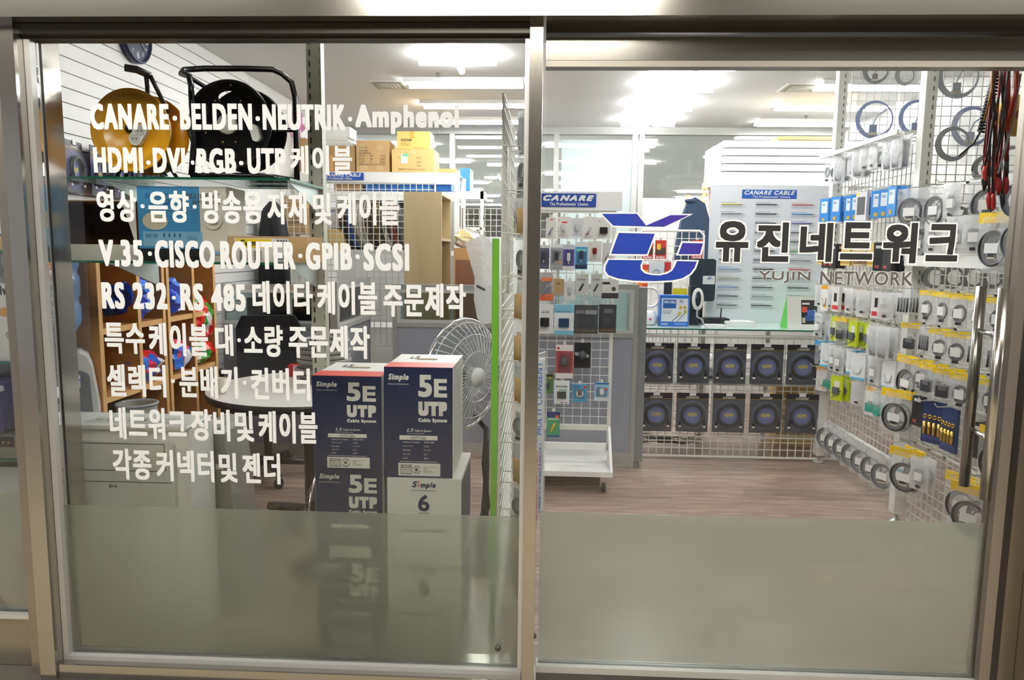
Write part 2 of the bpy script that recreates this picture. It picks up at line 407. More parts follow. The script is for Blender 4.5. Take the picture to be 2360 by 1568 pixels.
# ---------------- partition at the back of the shop and the hall behind
def px_rect(x0, y0, x1, y1, Y):
    a = P(x0, (y0 + y1) / 2, Y=Y); c = P(x1, (y0 + y1) / 2, Y=Y); m_ = (x0 + x1) / 2
    return a.x, P(m_, y1, Y=Y).z, c.x, P(m_, y0, Y=Y).z      # x0, z0, x1, z1
FRAMEW = mat('d8dad9', .4)
xd0, zz0, xd1, zz1 = px_rect(1292, 316, 1455, 600, YB)
b = MB(); b.box(-4, YB - .03, 2.55, 4, YB + .05, CEIL)
for xx in (-3.2, P(1043, 350, Y=YB).x, xd0 - .05, xd1 + .02, P(1478, 350, Y=YB).x + .0):
    b.box(xx - .025, YB - .03, 0, xx + .025, YB + .05, 2.55)
struct('wall_back_frame', b, mat('a8a9a5', .4))
struct('door_2', MB().box(xd0, YB - .01, .02, xd1, YB + .01, 2.5), frost_mat('frosted_door', 'dfe9e9', .8, .2))
struct('window_3', MB().box(-4, YB + .0, 1.55, xd0 - .08, YB + .008, 2.55), GLASS)
struct('window_4', MB().box(xd1 + .07, YB + .0, 1.95, 4, YB + .008, 2.55), GLASS)
struct('wall_back', MB().box(-4, YB - .01, 0, xd0 - .08, YB + .02, 1.54).box(xd1 + .07, YB - .01, 0, 4, YB + .02, 1.94), mat('d3d5d3', .5))

# ---------------- lamps
tube_t = None
def troffer(px0, px1, py, label, hall=False, twin=True, z=CEIL, fixedlen=None):
    a = P(px0, py, Z=z - .02); c = P(px1, py, Z=z - .02); L = c.x - a.x; D = .24
    t = thing('ceiling_light', label, 'light', ((a.x + c.x) / 2, a.y, z), 0, 'ceiling lights')
    part('housing', MB().box(-L / 2, -D / 2, -.006, L / 2, D / 2, 0).box(-L / 2, -D / 2, -.03, L / 2, -D / 2 + .01, -.006).box(-L / 2, D / 2 - .01, -.03, L / 2, D / 2, -.006), mat('e9e9e6', .4), t)
    for yy in (-.06, .06):
        part('tube', MB().tube([(-L / 2 + .02, yy, -.025), (L / 2 - .02, yy, -.025)], .015, None, 6), LAMP, t)
    return t
troffer(936, 1205, 193, 'twin tube ceiling light beside the left air vent, nearest of the left row')
troffer(972, 1212, 242, 'twin tube ceiling light, second of the left row')
troffer(1008, 1216, 279, 'twin tube ceiling light, third and farthest of the left row')
troffer(1885, 2150, 199, 'twin tube ceiling light touching the right air vent')
troffer(1793, 2050, 247, 'twin tube ceiling light, second of the right row above the cable wall')
troffer(1745, 1990, 284, 'twin tube ceiling light, farthest of the right row')
def cross(px, py, w, label, at=None):
    c = P(px, py, Z=CEIL - .05) if at is None else Vector(at); t = thing('cross_lamp', label, 'light', (c.x, c.y, CEIL), 0, 'cross shaped ceiling lamps')
    L = w / F * c.y / 2
    part('hub', MB().lathe((0, 0, -.05), [(.035, 0), (.04, .05)], None, 'Z', 16), WHITE, t)
    part('tube', MB().tube([(-L, 0, -.05), (-.04, 0, -.05)], .022, None, 8), LAMP, t)
    part('tube', MB().tube([(.04, 0, -.05), (L, 0, -.05)], .022, None, 8), LAMP, t)
    part('tube', MB().tube([(0, -L * .95, -.05), (0, -.04, -.05)], .022, None, 8), LAMP, t)
    part('tube', MB().tube([(0, .04, -.05), (0, L * .95, -.05)], .022, None, 8), LAMP, t)
    return t
cross(1055, 143, 172, 'cross shaped ceiling lamp seen through the left window')
cross(1595, 155, 190, 'cross shaped ceiling lamp nearest to the door, half hidden by its top rail')
cross(1562, 206, 156, 'cross shaped ceiling lamp, second from the door')
cross(1524, 251, 134, 'cross shaped ceiling lamp, third from the door')
cross(1493, 286, 118, 'cross shaped ceiling lamp, farthest from the door')
cross(0, 0, 0, 'cross shaped ceiling lamp just inside the left window, above its head', (-1.0, 3.0, CEIL)) if False else None
for at_, lb in (((.93, 3.75, CEIL), 'added cross shaped ceiling lamp above the door aisle, hidden by the door rail'), ((.93, 2.95, CEIL), 'added unseen cross shaped ceiling lamp just inside the door'), ((-.75, 2.95, CEIL), 'added unseen cross shaped ceiling lamp just inside the left window')):  # crosses out of view, added to brighten the shop near the window
    dup([o for o in COL.objects if o.name.startswith('cross_lamp')][0], at_, 0, lb)
HL = mat('ffffff', .5, emit=HALL_LAMP, name='hall_lamp')
k = 0
for i in range(8):
    for j, xx in enumerate((-4.6, -1.9, .6, 3.2)):
        yy = 8.6 + i * 1.55
        o = solo('hall_light', MB().box(-.62, -.03, -.03, .62, .03, 0), HL, 'bare tube light on the ceiling of the hall behind the shop', 'light', 'hall tube lights', loc=(xx + .25 * (i % 2), yy, CEIL - .001))
def vent(x0, x1, y0, y1, label):
    a = P(x0, (y0 + y1) / 2, Z=CEIL); c = P(x1, (y0 + y1) / 2, Z=CEIL)
    s_ = (c.x - a.x) / 2; t = thing('air_vent', label, 'vent', ((a.x + c.x) / 2 , a.y, CEIL), 0, 'air vents')
    part('frame', MB().box(-s_, -s_, -.008, s_, s_, 0), mat('cfcdc6', .5), t)
    b = MB()
    for q in (.85, .62, .4, .2): 
        r_ = s_ * q; b.box(-r_, -r_, -.008 - (1 - q) * .02, r_, r_, -.009, mat('8b887c' if int(q * 100) % 2 else 'b3b0a5', .6))
    part('louvre', b, None, t)
vent(858, 935, 186, 203, 'square ceiling air vent left of the nearest left ceiling light')
vent(1803, 1890, 194, 208, 'square ceiling air vent beside the right ceiling light')
for px, py, lb in ((1010, 176, 'small sprinkler head on the ceiling in front of the left twin tube light'), (1858, 272, 'small sprinkler head on the ceiling by the right lights')):
    c = P(px, py, Z=CEIL - .02)
    solo('sprinkler', MB((c.x, c.y, CEIL)).lathe((c.x, c.y, CEIL), [(.018, 0), (.018, -.008), (.006, -.01), (.006, -.025), (.014, -.027)], None, 'Z', 12), mat('8d8c88', .4, .6), lb, 'sprinkler')
# corridor lamps outside the shop; last two unseen, added to brighten its front
CLM = mat('fffaf2', .5, emit=CORR_LAMP, name='corridor_lamp')
for i, (x0, x1, y0, y1) in enumerate(((-.92, .5, -.25, .65), (-5.9, -5.0, -.3, .5), (5.0, 5.9, -.3, .5), (-3.2, -1.2, .8, 1.35), (.9, 2.9, .8, 1.35))):
    cx, cy = (x0 + x1) / 2, (y0 + y1) / 2
    t = thing('corridor_light', ('large corridor ceiling light panel right above the viewer', 'corridor ceiling light panel far to the left of the viewer', 'corridor ceiling light panel far to the right of the viewer', 'unseen corridor light panel added to brighten the left window', 'unseen corridor light panel added to brighten the glass door')[i], 'light', (cx, cy, 2.78), 0, 'corridor ceiling lights')
    part('frame', MB().box(x0 - cx - .03, y0 - cy - .03, -.02, x1 - cx + .03, y1 - cy + .03, 0), WHITE, t)
    part('diffuser', MB().box(x0 - cx, y0 - cy, -.028, x1 - cx, y1 - cy, -.021), CLM, t)
#SPLIT
# ------------------------------------------------------------------ window display, left side
COLUMN_Y = 2.84
xa, z0, xb, z1 = px_rect(711, 90, 741, 860, COLUMN_Y)
xa = P(711, 400, Y=COLUMN_Y).x; xb = P(744, 400, Y=COLUMN_Y).x
t = thing('shelf_column', 'cream slotted steel column rising behind the blue cable boxes', 'column', ((xa + xb) / 2, COLUMN_Y, 0))
hw = (xb - xa) / 2
part('column_body', MB().bbox(-hw, 0, 0, hw, .045, CEIL, .004), SLOTTED, t)
b = MB(); z = .1
while z < CEIL - .05:
    b.box(-hw + .010, -.0012, z, -hw + .015, .002, z + .022, BLACK); b.box(hw - .0055, -.0012, z + .01, hw - .003, .002, z + .032, mat('6b6b62')); z += .0405
part('slots', b, None, t)

def shelf(zt_, label, x0, x1, ycut=2.46, depth=.37):
    t = thing('glass_shelf', label, 'shelf', ((x0 + x1) / 2, ycut, zt_), 0, 'green edged glass shelves')
    w_ = (x1 - x0) / 2
    part('glass_plate', MB().box(-w_, 0, -.008, w_, depth, 0), SHELFGLASS, t)
    part('glass_edge', MB().box(-w_, -.0015, -.008, w_, 0, 0).box(w_, 0, -.008, w_ + .0015, depth, 0), GLASSEDGE, t, 'green cut edge')
    for sx in (w_ - .02, -w_ + .12):
        b = MB(); b.add([(sx, .03, -.009), (sx, depth - .0, -.009), (sx, depth - .0, -.10), (sx, depth - .06, -.085), (sx, depth * .33, -.03),
                         (sx + .004, .03, -.009), (sx + .004, depth - .0, -.009), (sx + .004, depth - .0, -.10), (sx + .004, depth - .06, -.085), (sx + .004, depth * .33, -.03)],
                        [(0, 1, 2, 3, 4), (9, 8, 7, 6, 5)] + [(i, (i + 1) % 5, (i + 1) % 5 + 5, i + 5) for i in range(5)], mat('c9d3d0', .3, .4))
        part('bracket', b, None, t)
    return t
ZS1 = P(500, 409, Y=2.46).z; ZS2 = P(400, 603, Y=2.46).z
xs0 = -2.05; xs1 = P(703, 409, Y=2.62).x
shelf(ZS1, 'upper glass shelf carrying the yellow and black cable reels', -1.64, xs1)
shelf(ZS2, 'lower glass shelf carrying the blue switch box and a brown carton', -1.64, P(706, 600, Y=2.66).x)

def reel(px, py, rpx, Y, name, label, m, mdark):
    c = P(px, py, Y=Y); r = rpx / F * (Y * .985)
    t = thing(name, label, 'cable reel', (c.x, Y, ZS1)); cz = c.z - ZS1
    return t, r, cz
# yellow cord reel
t, r, cz = reel(301, 300, 95, 2.52, 'cable_reel', 'yellow metal cable reel with twin sockets and a black carrying handle', None, None)
YEL = mat('e9a81a', .25)
def flange(b, y, r, m, cz, holes=False):
    b.lathe((0, y, cz), [(r * .02, .002), (r * .62, .002), (r * .66, -.006), (r * .84, -.006), (r * .88, .0), (r * .97, 0), (r, -.004), (r * 1.0, .006), (r * .02, .008)], m, 'Y', 64)
b = MB(); flange(b, 0, r, YEL, cz); part('front_flange', b, YEL, t)
b = MB(); flange(b, .13, r, YEL, cz); part('rear_flange', b, YEL, t)
part('drum', MB().lathe((0, .006, cz), [(r * .55, 0), (r * .55, .124)], None, 'Y', 40), mat('c98c12', .35), t)
s_ = MB(); a = math.radians(38)
def cap(b, cx, cz_, L, R, ang, y0, y1, m):
    pts = []
    for i in range(24):
        th = 2 * PI * i / 24; ex = L if math.cos(th) >= 0 else -L
        u, v = R * math.cos(th) + ex, R * math.sin(th)
        pts.append((cx + u * math.cos(ang) - v * math.sin(ang), cz_ + u * math.sin(ang) + v * math.cos(ang)))
    b.prism(pts, y0, y1, m)
scx, scz = P(324, 313, Y=2.52).x - t.location.x, P(324, 313, Y=2.52).z - ZS1
cap(s_, scx, scz, .016, .022, math.radians(55), -.02, 0, mat('deded8', .4))
sk = part('socket_plate', s_, None, t)
b = MB()
for q in (-1, 1):
    u, v = scx + q * .016 * math.cos(math.radians(55)), scz + q * .016 * math.sin(math.radians(55))
    b.lathe((u, -.0215, v), [(.0165, 0), (.0165, .002)], mat('c4c4be', .4), 'Y', 20)
    for e in (-.006, .006): b.lathe((u + e, -.0232, v), [(.0022, 0), (.0022, .001)], BLACK, 'Y', 8)
part('outlet', b, None, sk)
part('knob', MB().lathe((-.002, -.014, cz + .004), [(.010, 0), (.014, .004), (.014, .012)], None, 'Y', 16), BLACK, t)
hx, hz = P(345, 168, Y=2.62).x - t.location.x, P(345, 168, Y=2.62).z - ZS1
part('handle', MB().tube([(hx - .065, .06, hz + .008), (hx - .03, .07, hz + .004), (hx + .012, .08, hz - .014)], [.013, .013, .012], BLACK, 12)
     .tube([(hx, .075, hz - .01), (hx + .0, .08, hz - .05), (hx - .012, .1, hz - .12), (hx - .02, .1, cz)], .008, BLACK, 10)
     .tube([(hx + .012, .08, hz - .014), (hx + .03, .09, hz - .06), (hx + .05, .11, hz - .12), (hx + .03, .13, cz)], .008, BLACK, 10), None, t)
part('stand', MB().tube([(-.1, .0, .008), (-.09, .05, .008), (0, .06, cz - .01), (.09, .06, .008), (.1, .0, .008)], .007, BLACK, 8).tube([(-.1, .12, .008), (0, .10, cz), (.1, .12, .008)], .007, BLACK, 8), None, t)
# black cord reel in a tube frame
t, r, cz = reel(527, 286, 97, 2.54, 'cable_reel', 'large black cable reel held in a rounded black tube frame', None, None)
def disc_holes(b, y, r, th, m, cz):
    """flat disc with a bean-shaped window near the top and small slot"""
    outer = [(r * math.sin(2 * PI * i / 72), cz + r * math.cos(2 * PI * i / 72)) for i in range(72)]
    hole = [(r * .26 * math.cos(a) + .02 * r, cz + r * .62 + r * .15 * math.sin(a) - (.05 * r if abs(math.cos(a)) < .5 and math.sin(a) < 0 else 0)) for a in [PI / 2 - 2 * PI * i / 72 for i in range(72)]]
    n = 72
    vs = [(x, y, z) for x, z in outer] + [(x, y, z) for x, z in hole] + [(x, y + th, z) for x, z in outer] + [(x, y + th, z) for x, z in hole]
    fs = []
    for i in range(n):
        j = (i + 1) % n
        fs += [(i, n + i, n + j, j), (2 * n + i, 2 * n + j, 3 * n + j, 3 * n + i), (i, j, 2 * n + j, 2 * n + i), (n + i, 3 * n + i, 3 * n + j, n + j)]
    b.add(vs, fs, m)
GLB = mat('0c0c0d', .18)
b = MB(); disc_holes(b, 0, r, .006, GLB, cz); b.ring((0, .003, cz), r, .006, GLB, 'Y', 60, 8); part('front_flange', b, None, t)
b = MB(); disc_holes(b, .15, r, .006, GLB, cz); b.ring((0, .153, cz), r, .006, GLB, 'Y', 60, 8); part('rear_flange', b, None, t)
b = MB().lathe((-.004, -.014, cz - .002), [(.012, -.006), (.028, 0), (.034, .006), (.034, .016)], mat('d7d5cd', .4), 'Y', 28); part('hub_cap', b, None, t, 'white round hub cap')
part('drum', MB().lathe((0, .008, cz), [(r * .45, 0), (r * .45, .14)], None, 'Y', 40), mat('202022', .5), t)
b = MB()
for a, q in ((60, .62), (120, .62), (250, .45), (290, .45), (200, .6), (340, .62), (85, .9)): b.lathe((r * q * math.cos(math.radians(a)), -.003, cz + r * q * math.sin(math.radians(a))), [(.003, 0), (.004, .003)], None, 'Y', 10)
part('rivet', b, mat('b39a68', .3, .8), t)
def rp(px, py, y): p = P(px, py, Y=2.54 + y); return (p.x - t.location.x, y, p.z - ZS1)
bot = .012
b = MB().tube([rp(441, 395, -.02)[:2] + (bot,), rp(447, 330, -.02), rp(441, 215, -.02), rp(441, 200, -.015), rp(436, 176, 0), rp(418, 170, .02), rp(424, 161, .06), rp(470, 158, .1), rp(560, 158, .12), rp(628, 160, .14), rp(650, 170, .15), rp(672, 190, .15), rp(680, 225, .15), rp(683, 330, .15), rp(684, 395, .15)[:2] + (bot,)], .0105, GLB, 12)
b.tube([rp(418, 166, .02), rp(436, 178, .05), rp(480, 205, .14), rp(500, 260, .17), rp(500, 395, .2)[:2] + (bot,)], .0085, GLB, 10)
part('tube_frame', b, None, t)
part('tube_frame', MB().tube([rp(441, 395, -.02)[:2] + (bot,), rp(520, 395, -.03)[:2] + (bot,), rp(610, 395, -.02)[:2] + (bot,), rp(684, 395, .15)[:2] + (bot,)], .010, GLB, 10).tube([rp(441, 300, -.02), rp(500, 300, .06), rp(684, 300, .15)], .008, GLB, 8), None, t)
b = MB(); p = rp(583, 305, -.03); cap(b, p[0], p[2], .016, .013, PI / 2 + .25, -.02, .0, mat('dadad4', .4)); part('crank_grip', b, None, t, 'white crank grip')

ZL = [P(20, 577, Y=2.46).z, P(20, 834, Y=2.46).z, P(20, 1060, Y=2.46).z]
# cartons --------------------------------------------------------------
def carton(label, rect, Y, depth, m, prints=(), name='carton', cat='box', group=None, zb=None, rz=0, flaps=True, tape=None, side=None):
    """prints: (kind, u0, v0, u1, v1, colour[, text, bold]) in the front face, v down from the top"""
    x0, z0, x1, z1 = px_rect(*rect, Y)
    if zb is not None: z0 = zb
    w, h = x1 - x0, z1 - z0
    t = thing(name, label, cat, ((x0 + x1) / 2, Y + depth / 2, z0), rz, group)
    body = MB().box(-w / 2, -depth / 2, 0, w / 2, depth / 2, h)
    part('body', body, m, t)
    if tape: part('tape', MB().box(-.02, -depth / 2 - .0008, h * .75, .02, -depth / 2, h).box(-.02, -depth / 2 - .0008, h, .02, depth / 2, h + .0008), mat(tape, .25), t)
    put_prints(t, prints, w, h, -depth / 2)
    return t, w, h
def put_prints(t, prints, w, h, y, name='print'):
    b = MB()
    for i, p_ in enumerate(prints):
        k, u0, v0, u1, v1, c = p_[:6]; yy = y - .0006 - .0002 * i
        X0, X1, Z0, Z1 = -w / 2 + u0 * w, -w / 2 + u1 * w, h - v1 * h, h - v0 * h
        mm = c if not isinstance(c, str) else mat(c, .5)
        if k == 'r': b.box(X0, yy, Z0, X1, yy + .0005, Z1, mm)
        elif k == 't': b.text(p_[6], X0, Z0, X1, Z1, yy - .0003, mm, p_[7] if len(p_) > 7 else 0, p_[8] if len(p_) > 8 else 0)
        elif k == 'o': b.ring(((X0 + X1) / 2, yy, (Z0 + Z1) / 2), (X1 - X0) / 2, (X1 - X0) * .05, mm, 'Y', 28, 6)
        elif k == 'd':
            n = 24; cx, cz_ = (X0 + X1) / 2, (Z0 + Z1) / 2
            b.add([(cx + (X1 - X0) / 2 * math.cos(2 * PI * q / n), yy, cz_ + (Z1 - Z0) / 2 * math.sin(2 * PI * q / n)) for q in range(n)], [list(range(n))], mm)
        elif k == 'l':   # line from corner to corner
            wd = p_[6] if len(p_) > 6 else .004
            b.add([(X0, yy, h - v0 * h), (X1, yy, h - v1 * h), (X1, yy, h - v1 * h + wd), (X0, yy, h - v0 * h + wd)], [(0, 1, 2, 3)], mm)
    if b.v: return part(name, b, None, t)

# the blue/cream switch box
carton('blue and cream product box for a network switch on the lower glass shelf', (319, 430, 523, 602), 2.49, .16, mat('d8d2c4', .5), [
    ('r', 0, 0, .70, .83, '3d8cc0'), ('r', 0, .83, .70, 1, '15171a'),
    ('t', .08, .09, .36, .16, '17608f', 'SMART', .02, .3), ('t', .16, .17, .52, .24, '17608f', 'WINDOW', .02, .3),
    ('t', .42, .09, .93, .155, '54524c', 'INTELLIGENT', .02, .2), ('t', .62, .18, .93, .235, '54524c', 'SWITCHER', .02, .2),
    ('d', .05, .34, .34, .58, 'c9c2ab'), ('r', .22, .41, .30, .49, 'aaa48f'),
    ('r', .05, .60, .72, .80, '7fb0cd'), ('t', .08, .63, .22, .69, '2a6d99', 'SMART VIEW', .01, .2)] +
    [('d', .28 + .06 * i, .62 + .1 * j, .30 + .06 * i, .68 + .1 * j, '22618a') for i in range(4) for j in range(2)] +
    [('o', .56, .66, .60, .71, '22618a'), ('o', .62, .66, .66, .71, '22618a'), ('o', .76, .38, .94, .52, 'f2eee4'), ('d', .80, .44, .9, .5, '9b9484'),
     ('r', .1, .3, .66, .305, '9fc5da'), ('r', .82, .86, .96, .9, '8cbbe0')], name='product_box', zb=ZS2)
# open brown carton lying on its side: its mouth faces the viewer
x0, z0_, x1, z1_ = px_rect(106, 462, 313, 600, 2.49); t = thing('open_carton', 'open white carton with a dark brown inside lying beside the blue box', 'box', ((x0 + x1) / 2, 2.6, ZS2))
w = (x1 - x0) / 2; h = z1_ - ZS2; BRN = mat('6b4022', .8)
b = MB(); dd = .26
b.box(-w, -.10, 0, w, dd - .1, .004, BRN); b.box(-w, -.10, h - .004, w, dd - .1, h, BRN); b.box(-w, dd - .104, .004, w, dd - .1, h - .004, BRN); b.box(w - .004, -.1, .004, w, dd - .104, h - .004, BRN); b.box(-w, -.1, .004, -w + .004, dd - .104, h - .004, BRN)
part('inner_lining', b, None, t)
CRM = mat('cfcdbf', .55)
b = MB().box(-w - .003, -.11, 0, w + .003, -.105, h * .27, CRM).box(-w, -.1, h, w, dd - .1, h + .003, CRM)
part('outer_wall', b, None, t)
b = MB(); b.add([(w, -.105, h * .27), (w, -.105, h), (w - .05, -.105, h), (w - .03, -.105, h * .7), (w - .005, -.105, h * .27), ], [(0, 1, 2, 3, 4)], mat('d8d4c8', .6)); part('flap', b, None, t)
# carton with yellow label
carton('brown carton with a yellow and white label at the right of the lower glass shelf', (527, 545, 708, 603), 2.48, .17, CARD, [
    ('r', .08, .08, .60, .98, 'ecebe4'), ('r', .10, .10, .55, .45, 'f3d21c'), ('t', .14, .14, .40, .36, '1a1a1a', 'Coms', .03, .2), ('r', .45, .2, .53, .23, '444444'),
    ('r', .14, .55, .28, .92, '8d8c86'), ('r', .32, .55, .42, .92, '9d9c96'), ('r', .60, .08, .77, .98, 'd4d8dc'), ('t', .62, .14, .75, .36, '1d2227', '20M', .03), ('r', .62, .7, .74, .88, '7e858c')] , name='carton', zb=ZS2)
carton('beige and white carton with two blue lines seen past the left steel post', (-70, 455, 20, 575), 2.48, .11, CARD, [('r', 0, .3, 1, .33, '2b3da0'), ('r', 0, .7, 1, .73, '2b3da0'), ('r', 0, .34, 1, .69, 'e6e6e2'), ('t', .62, .52, .98, .56, '333333', 'converter')], zb=ZL[0] + .0005)
def at_shelf(px0, px1, pyt, zb_, Y): return (px0, pyt, px1, pyt + 10)
for zz, nm in zip(ZL, ('topmost', 'middle', 'lowest')):
    shelf(zz, nm + ' of the short glass shelves seen past the left steel post', -2.1, -1.715, depth=.14)
carton('white product box with cable pictures and the ending ive on the short middle shelf', (-90, 655, 30, 832), 2.48, .11, mat('e3e4e4', .4), [('t', .80, .02, 1.0, .14, '26262a', 'ive', .03), ('d', .72, .3, 1.02, .42, 'd9a45a'), ('r', .9, .5, 1.1, .53, '333333'), ('o', .86, .62, 1.0, .7, '9a8070')], zb=ZL[1], name='product_box')
# audio device on the lowest short shelf
x0, z0_, x1, z1_ = px_rect(-90, 962, 52, 1018, 2.5); t = thing('video_splitter', 'grey metal rack device with black socket panel on the lowest short shelf', 'device', ((x0 + x1) / 2, 2.54, ZL[2] + .001))
w, h = x1 - x0, .085
part('case', MB().box(-w / 2, -.07, 0, w / 2, .06, h), mat('8f908b', .35, .5), t); b = MB().box(-w / 2 + .01, -.072, h * .5, w / 2 - .012, -.07, h * .95, BLACK)
for i in range(5): b.lathe((w / 2 - .03 - .02 * i, -.075, h * .7), [(.004, 0), (.005, .003)], mat('c5a65a', .3, .7), 'Y', 10)
part('socket_panel', b, None, t)
t = thing('tissue_dispenser', 'white and blue plastic gadget on the middle short shelf behind the post', 'gadget', (P(0, 860, Y=2.54).x, 2.53, ZL[2] + .087))
part('body', MB().bbox(-.07, -.04, .0, .04, .04, .20, .02), mat('3a3c78', .4), t)
part('tray', MB().bbox(-.04, -.06, .155, .05, -.041, .175, .006), mat('e8e8ea', .3), t)
carton('plain white carton below the lowest short shelf by the post', (-80, 1076, 66, 1300), 2.5, .1, mat('d9dbe2', .5), zb=.1)

# packs of coiled cable ------------------------------------------------
def radial_mat():
    m, nt, n, l, b, o = nodemat('blue_sunburst_card')
    tc = n.new('ShaderNodeTexCoord'); g = n.new('ShaderNodeTexGradient'); g.gradient_type = 'RADIAL'
    mp = n.new('ShaderNodeMapping'); mp.inputs['Rotation'].default_value = (PI / 2, 0, 0); mp.inputs['Location'].default_value = (0, 0, 0)
    l.new(tc.outputs['Object'], mp.inputs[0]); l.new(mp.outputs[0], g.inputs[0])
    mu = n.new('ShaderNodeMath'); mu.operation = 'MULTIPLY'; mu.inputs[1].default_value = 60; si = n.new('ShaderNodeMath'); si.operation = 'FRACT'
    l.new(g.outputs['Fac'], mu.inputs[0]); l.new(mu.outputs[0], si.inputs[0])
    ln = n.new('ShaderNodeVectorMath'); ln.operation = 'LENGTH'; l.new(tc.outputs['Object'], ln.inputs[0])
    cr = n.new('ShaderNodeValToRGB'); e = cr.color_ramp.elements; e[0].position = 0; e[0].color = srgb('7186d8') + (1,); e[1].position = .10; e[1].color = srgb('26262e') + (1,)
    x = e.new(.055); x.color = srgb('3a4ba6') + (1,); l.new(ln.outputs['Value'], cr.inputs[0])
    mx = n.new('ShaderNodeMix'); mx.data_type = 'RGBA'; mx.blend_type = 'MULTIPLY'; mx.inputs['Factor'].default_value = .45
    cc = n.new('ShaderNodeCombineColor')
    for i in range(3): l.new(si.outputs[0], cc.inputs[i])
    l.new(cr.outputs[0], mx.inputs['A']); l.new(cc.outputs[0], mx.inputs['B']); l.new(mx.outputs['Result'], b.inputs['Base Color'])
    b.inputs['Roughness'].default_value = .3; return m
SUN = radial_mat()
def cable_pack(w, h, label, loc, rz=0, group='boxed video cable packs on the counter grid'):
    """hangs from its top edge; the card faces -Y"""
    t = thing('cable_pack', label, 'cable pack', loc, rz, group); cz = -h * .55
    t.location = Vector(loc) + Vector((0, 0, cz))
    o_ = -cz
    part('card', MB().box(-w / 2, -.001, -h + o_, w / 2, .001, o_), SUN, t)
    b = MB().box(-w / 2, -.0022, o_ - h * .15, w / 2, -.0012, o_, mat('23242c', .35)).box(-w / 2, -.0026, o_ - h * .15, w / 2, -.0022, o_ - h * .14, mat('b59c3e'))
    b.text('CANARE', -w * .2, o_ - h * .135, w * .2, o_ - h * .085, -.0028, WHITE, .02, .4)
    b.text('HDMI', -w * .14, -h * .045, w * .14, h * .045, -.006, mat('d9c63a'), .03)
    part('print', b, None, t)
    b = MB()
    for q in range(3): b.ring((0, -.012 - .006 * (q % 2), 0), w * (.30 + .035 * q), .0048, BLACK, 'Y', 36, 6)
    b.tube([(-w * .36, -.012, -h * .1), (-w * .38, -.012, -h * .26)], .006, BLACK, 8); b.tube([(w * .37, -.012, 0), (w * .38, -.012, -h * .26)], .006, BLACK, 8)
    b.box(-w * .42, -.016, -h * .32, -w * .34, -.008, -h * .28, mat('e6e0d6', .3)); b.box(w * .34, -.016, -h * .32, w * .42, -.008, -h * .28, mat('e6e0d6', .3))
    part('coiled_cable', b, None, t)
    b = MB().lathe((0, -.002, 0), [(w * .46, 0), (w * .45, -.024), (w * .26, -.026), (w * .22, -.008), (.001, -.006)], None, 'Y', 36)
    b.box(-w / 2, -.003, -h + o_, w / 2, -.0028, o_ - h * .16); part('blister', b, BLISTER, t)
    part('hang_tab', MB().box(-w * .1, -.006, o_ - h * .07, w * .1, -.003, o_ + h * .03), mat('e6e6e4', .3), t)
    return t
pk0 = None
for i in range(9):
    y = 2.52 + .175 * i
    lb = 'blue and black cable pack on the slat wall, %s from the window' % ORD[i]
    if pk0 is None: pk0 = cable_pack(.155, .225, lb, (XL + .035, y, 1.86), PI / 2 + .15, 'cable packs on the slat wall')
    else: dup(pk0, (XL + .035, y, 1.86 - .225 * .55), PI / 2 + .15, lb)
for i in range(6):
    y = 2.9 + .175 * i
    dup(pk0, (XL + .035, y, 1.60 - .225 * .55), PI / 2 + .15, 'blue and black cable pack in the lower slat wall row, %s from the window' % ORD[i])

# clock on the slat wall -------------------------------------------------
c = P(302, 84, X=XL); rr = (P(302, 84, X=XL) - P(302, 146, X=XL)).length * .98
t = thing('wall_clock', 'round navy blue wall clock high on the white slat wall', 'clock', (XL, c.y, c.z))
NAVY = mat('1d2345', .35)
part('rim', MB().lathe((0, 0, 0), [(rr, .0), (rr, .035), (rr * .9, .045), (rr * .88, .03), (rr * .01, .03)], None, 'X', 48), NAVY, t)
part('dial', MB().lathe((.031, 0, 0), [(rr * .88, 0), (rr * .88, .001)], None, 'X', 48), mat('272d4b', .4), t)
b = MB()
for i in range(1, 13):
    a = math.radians(i * 30); u, v = rr * .68 * math.sin(a), rr * .68 * math.cos(a); s_ = rr * (.13 if i % 3 == 0 else .07)
    b.text(str(i), u - s_ * .8, v - s_, u + s_ * .8, v + s_, .033, mat('c9cbd2'), .03, face='+X')
part('numeral', b, None, t)
part('hand', MB().tube([(.035, 0, 0), (.035, .06, -.05)], .003, mat('c9cbd2')).tube([(.036, 0, 0), (.036, -.09, .03)], .002, mat('c9cbd2')), None, t)

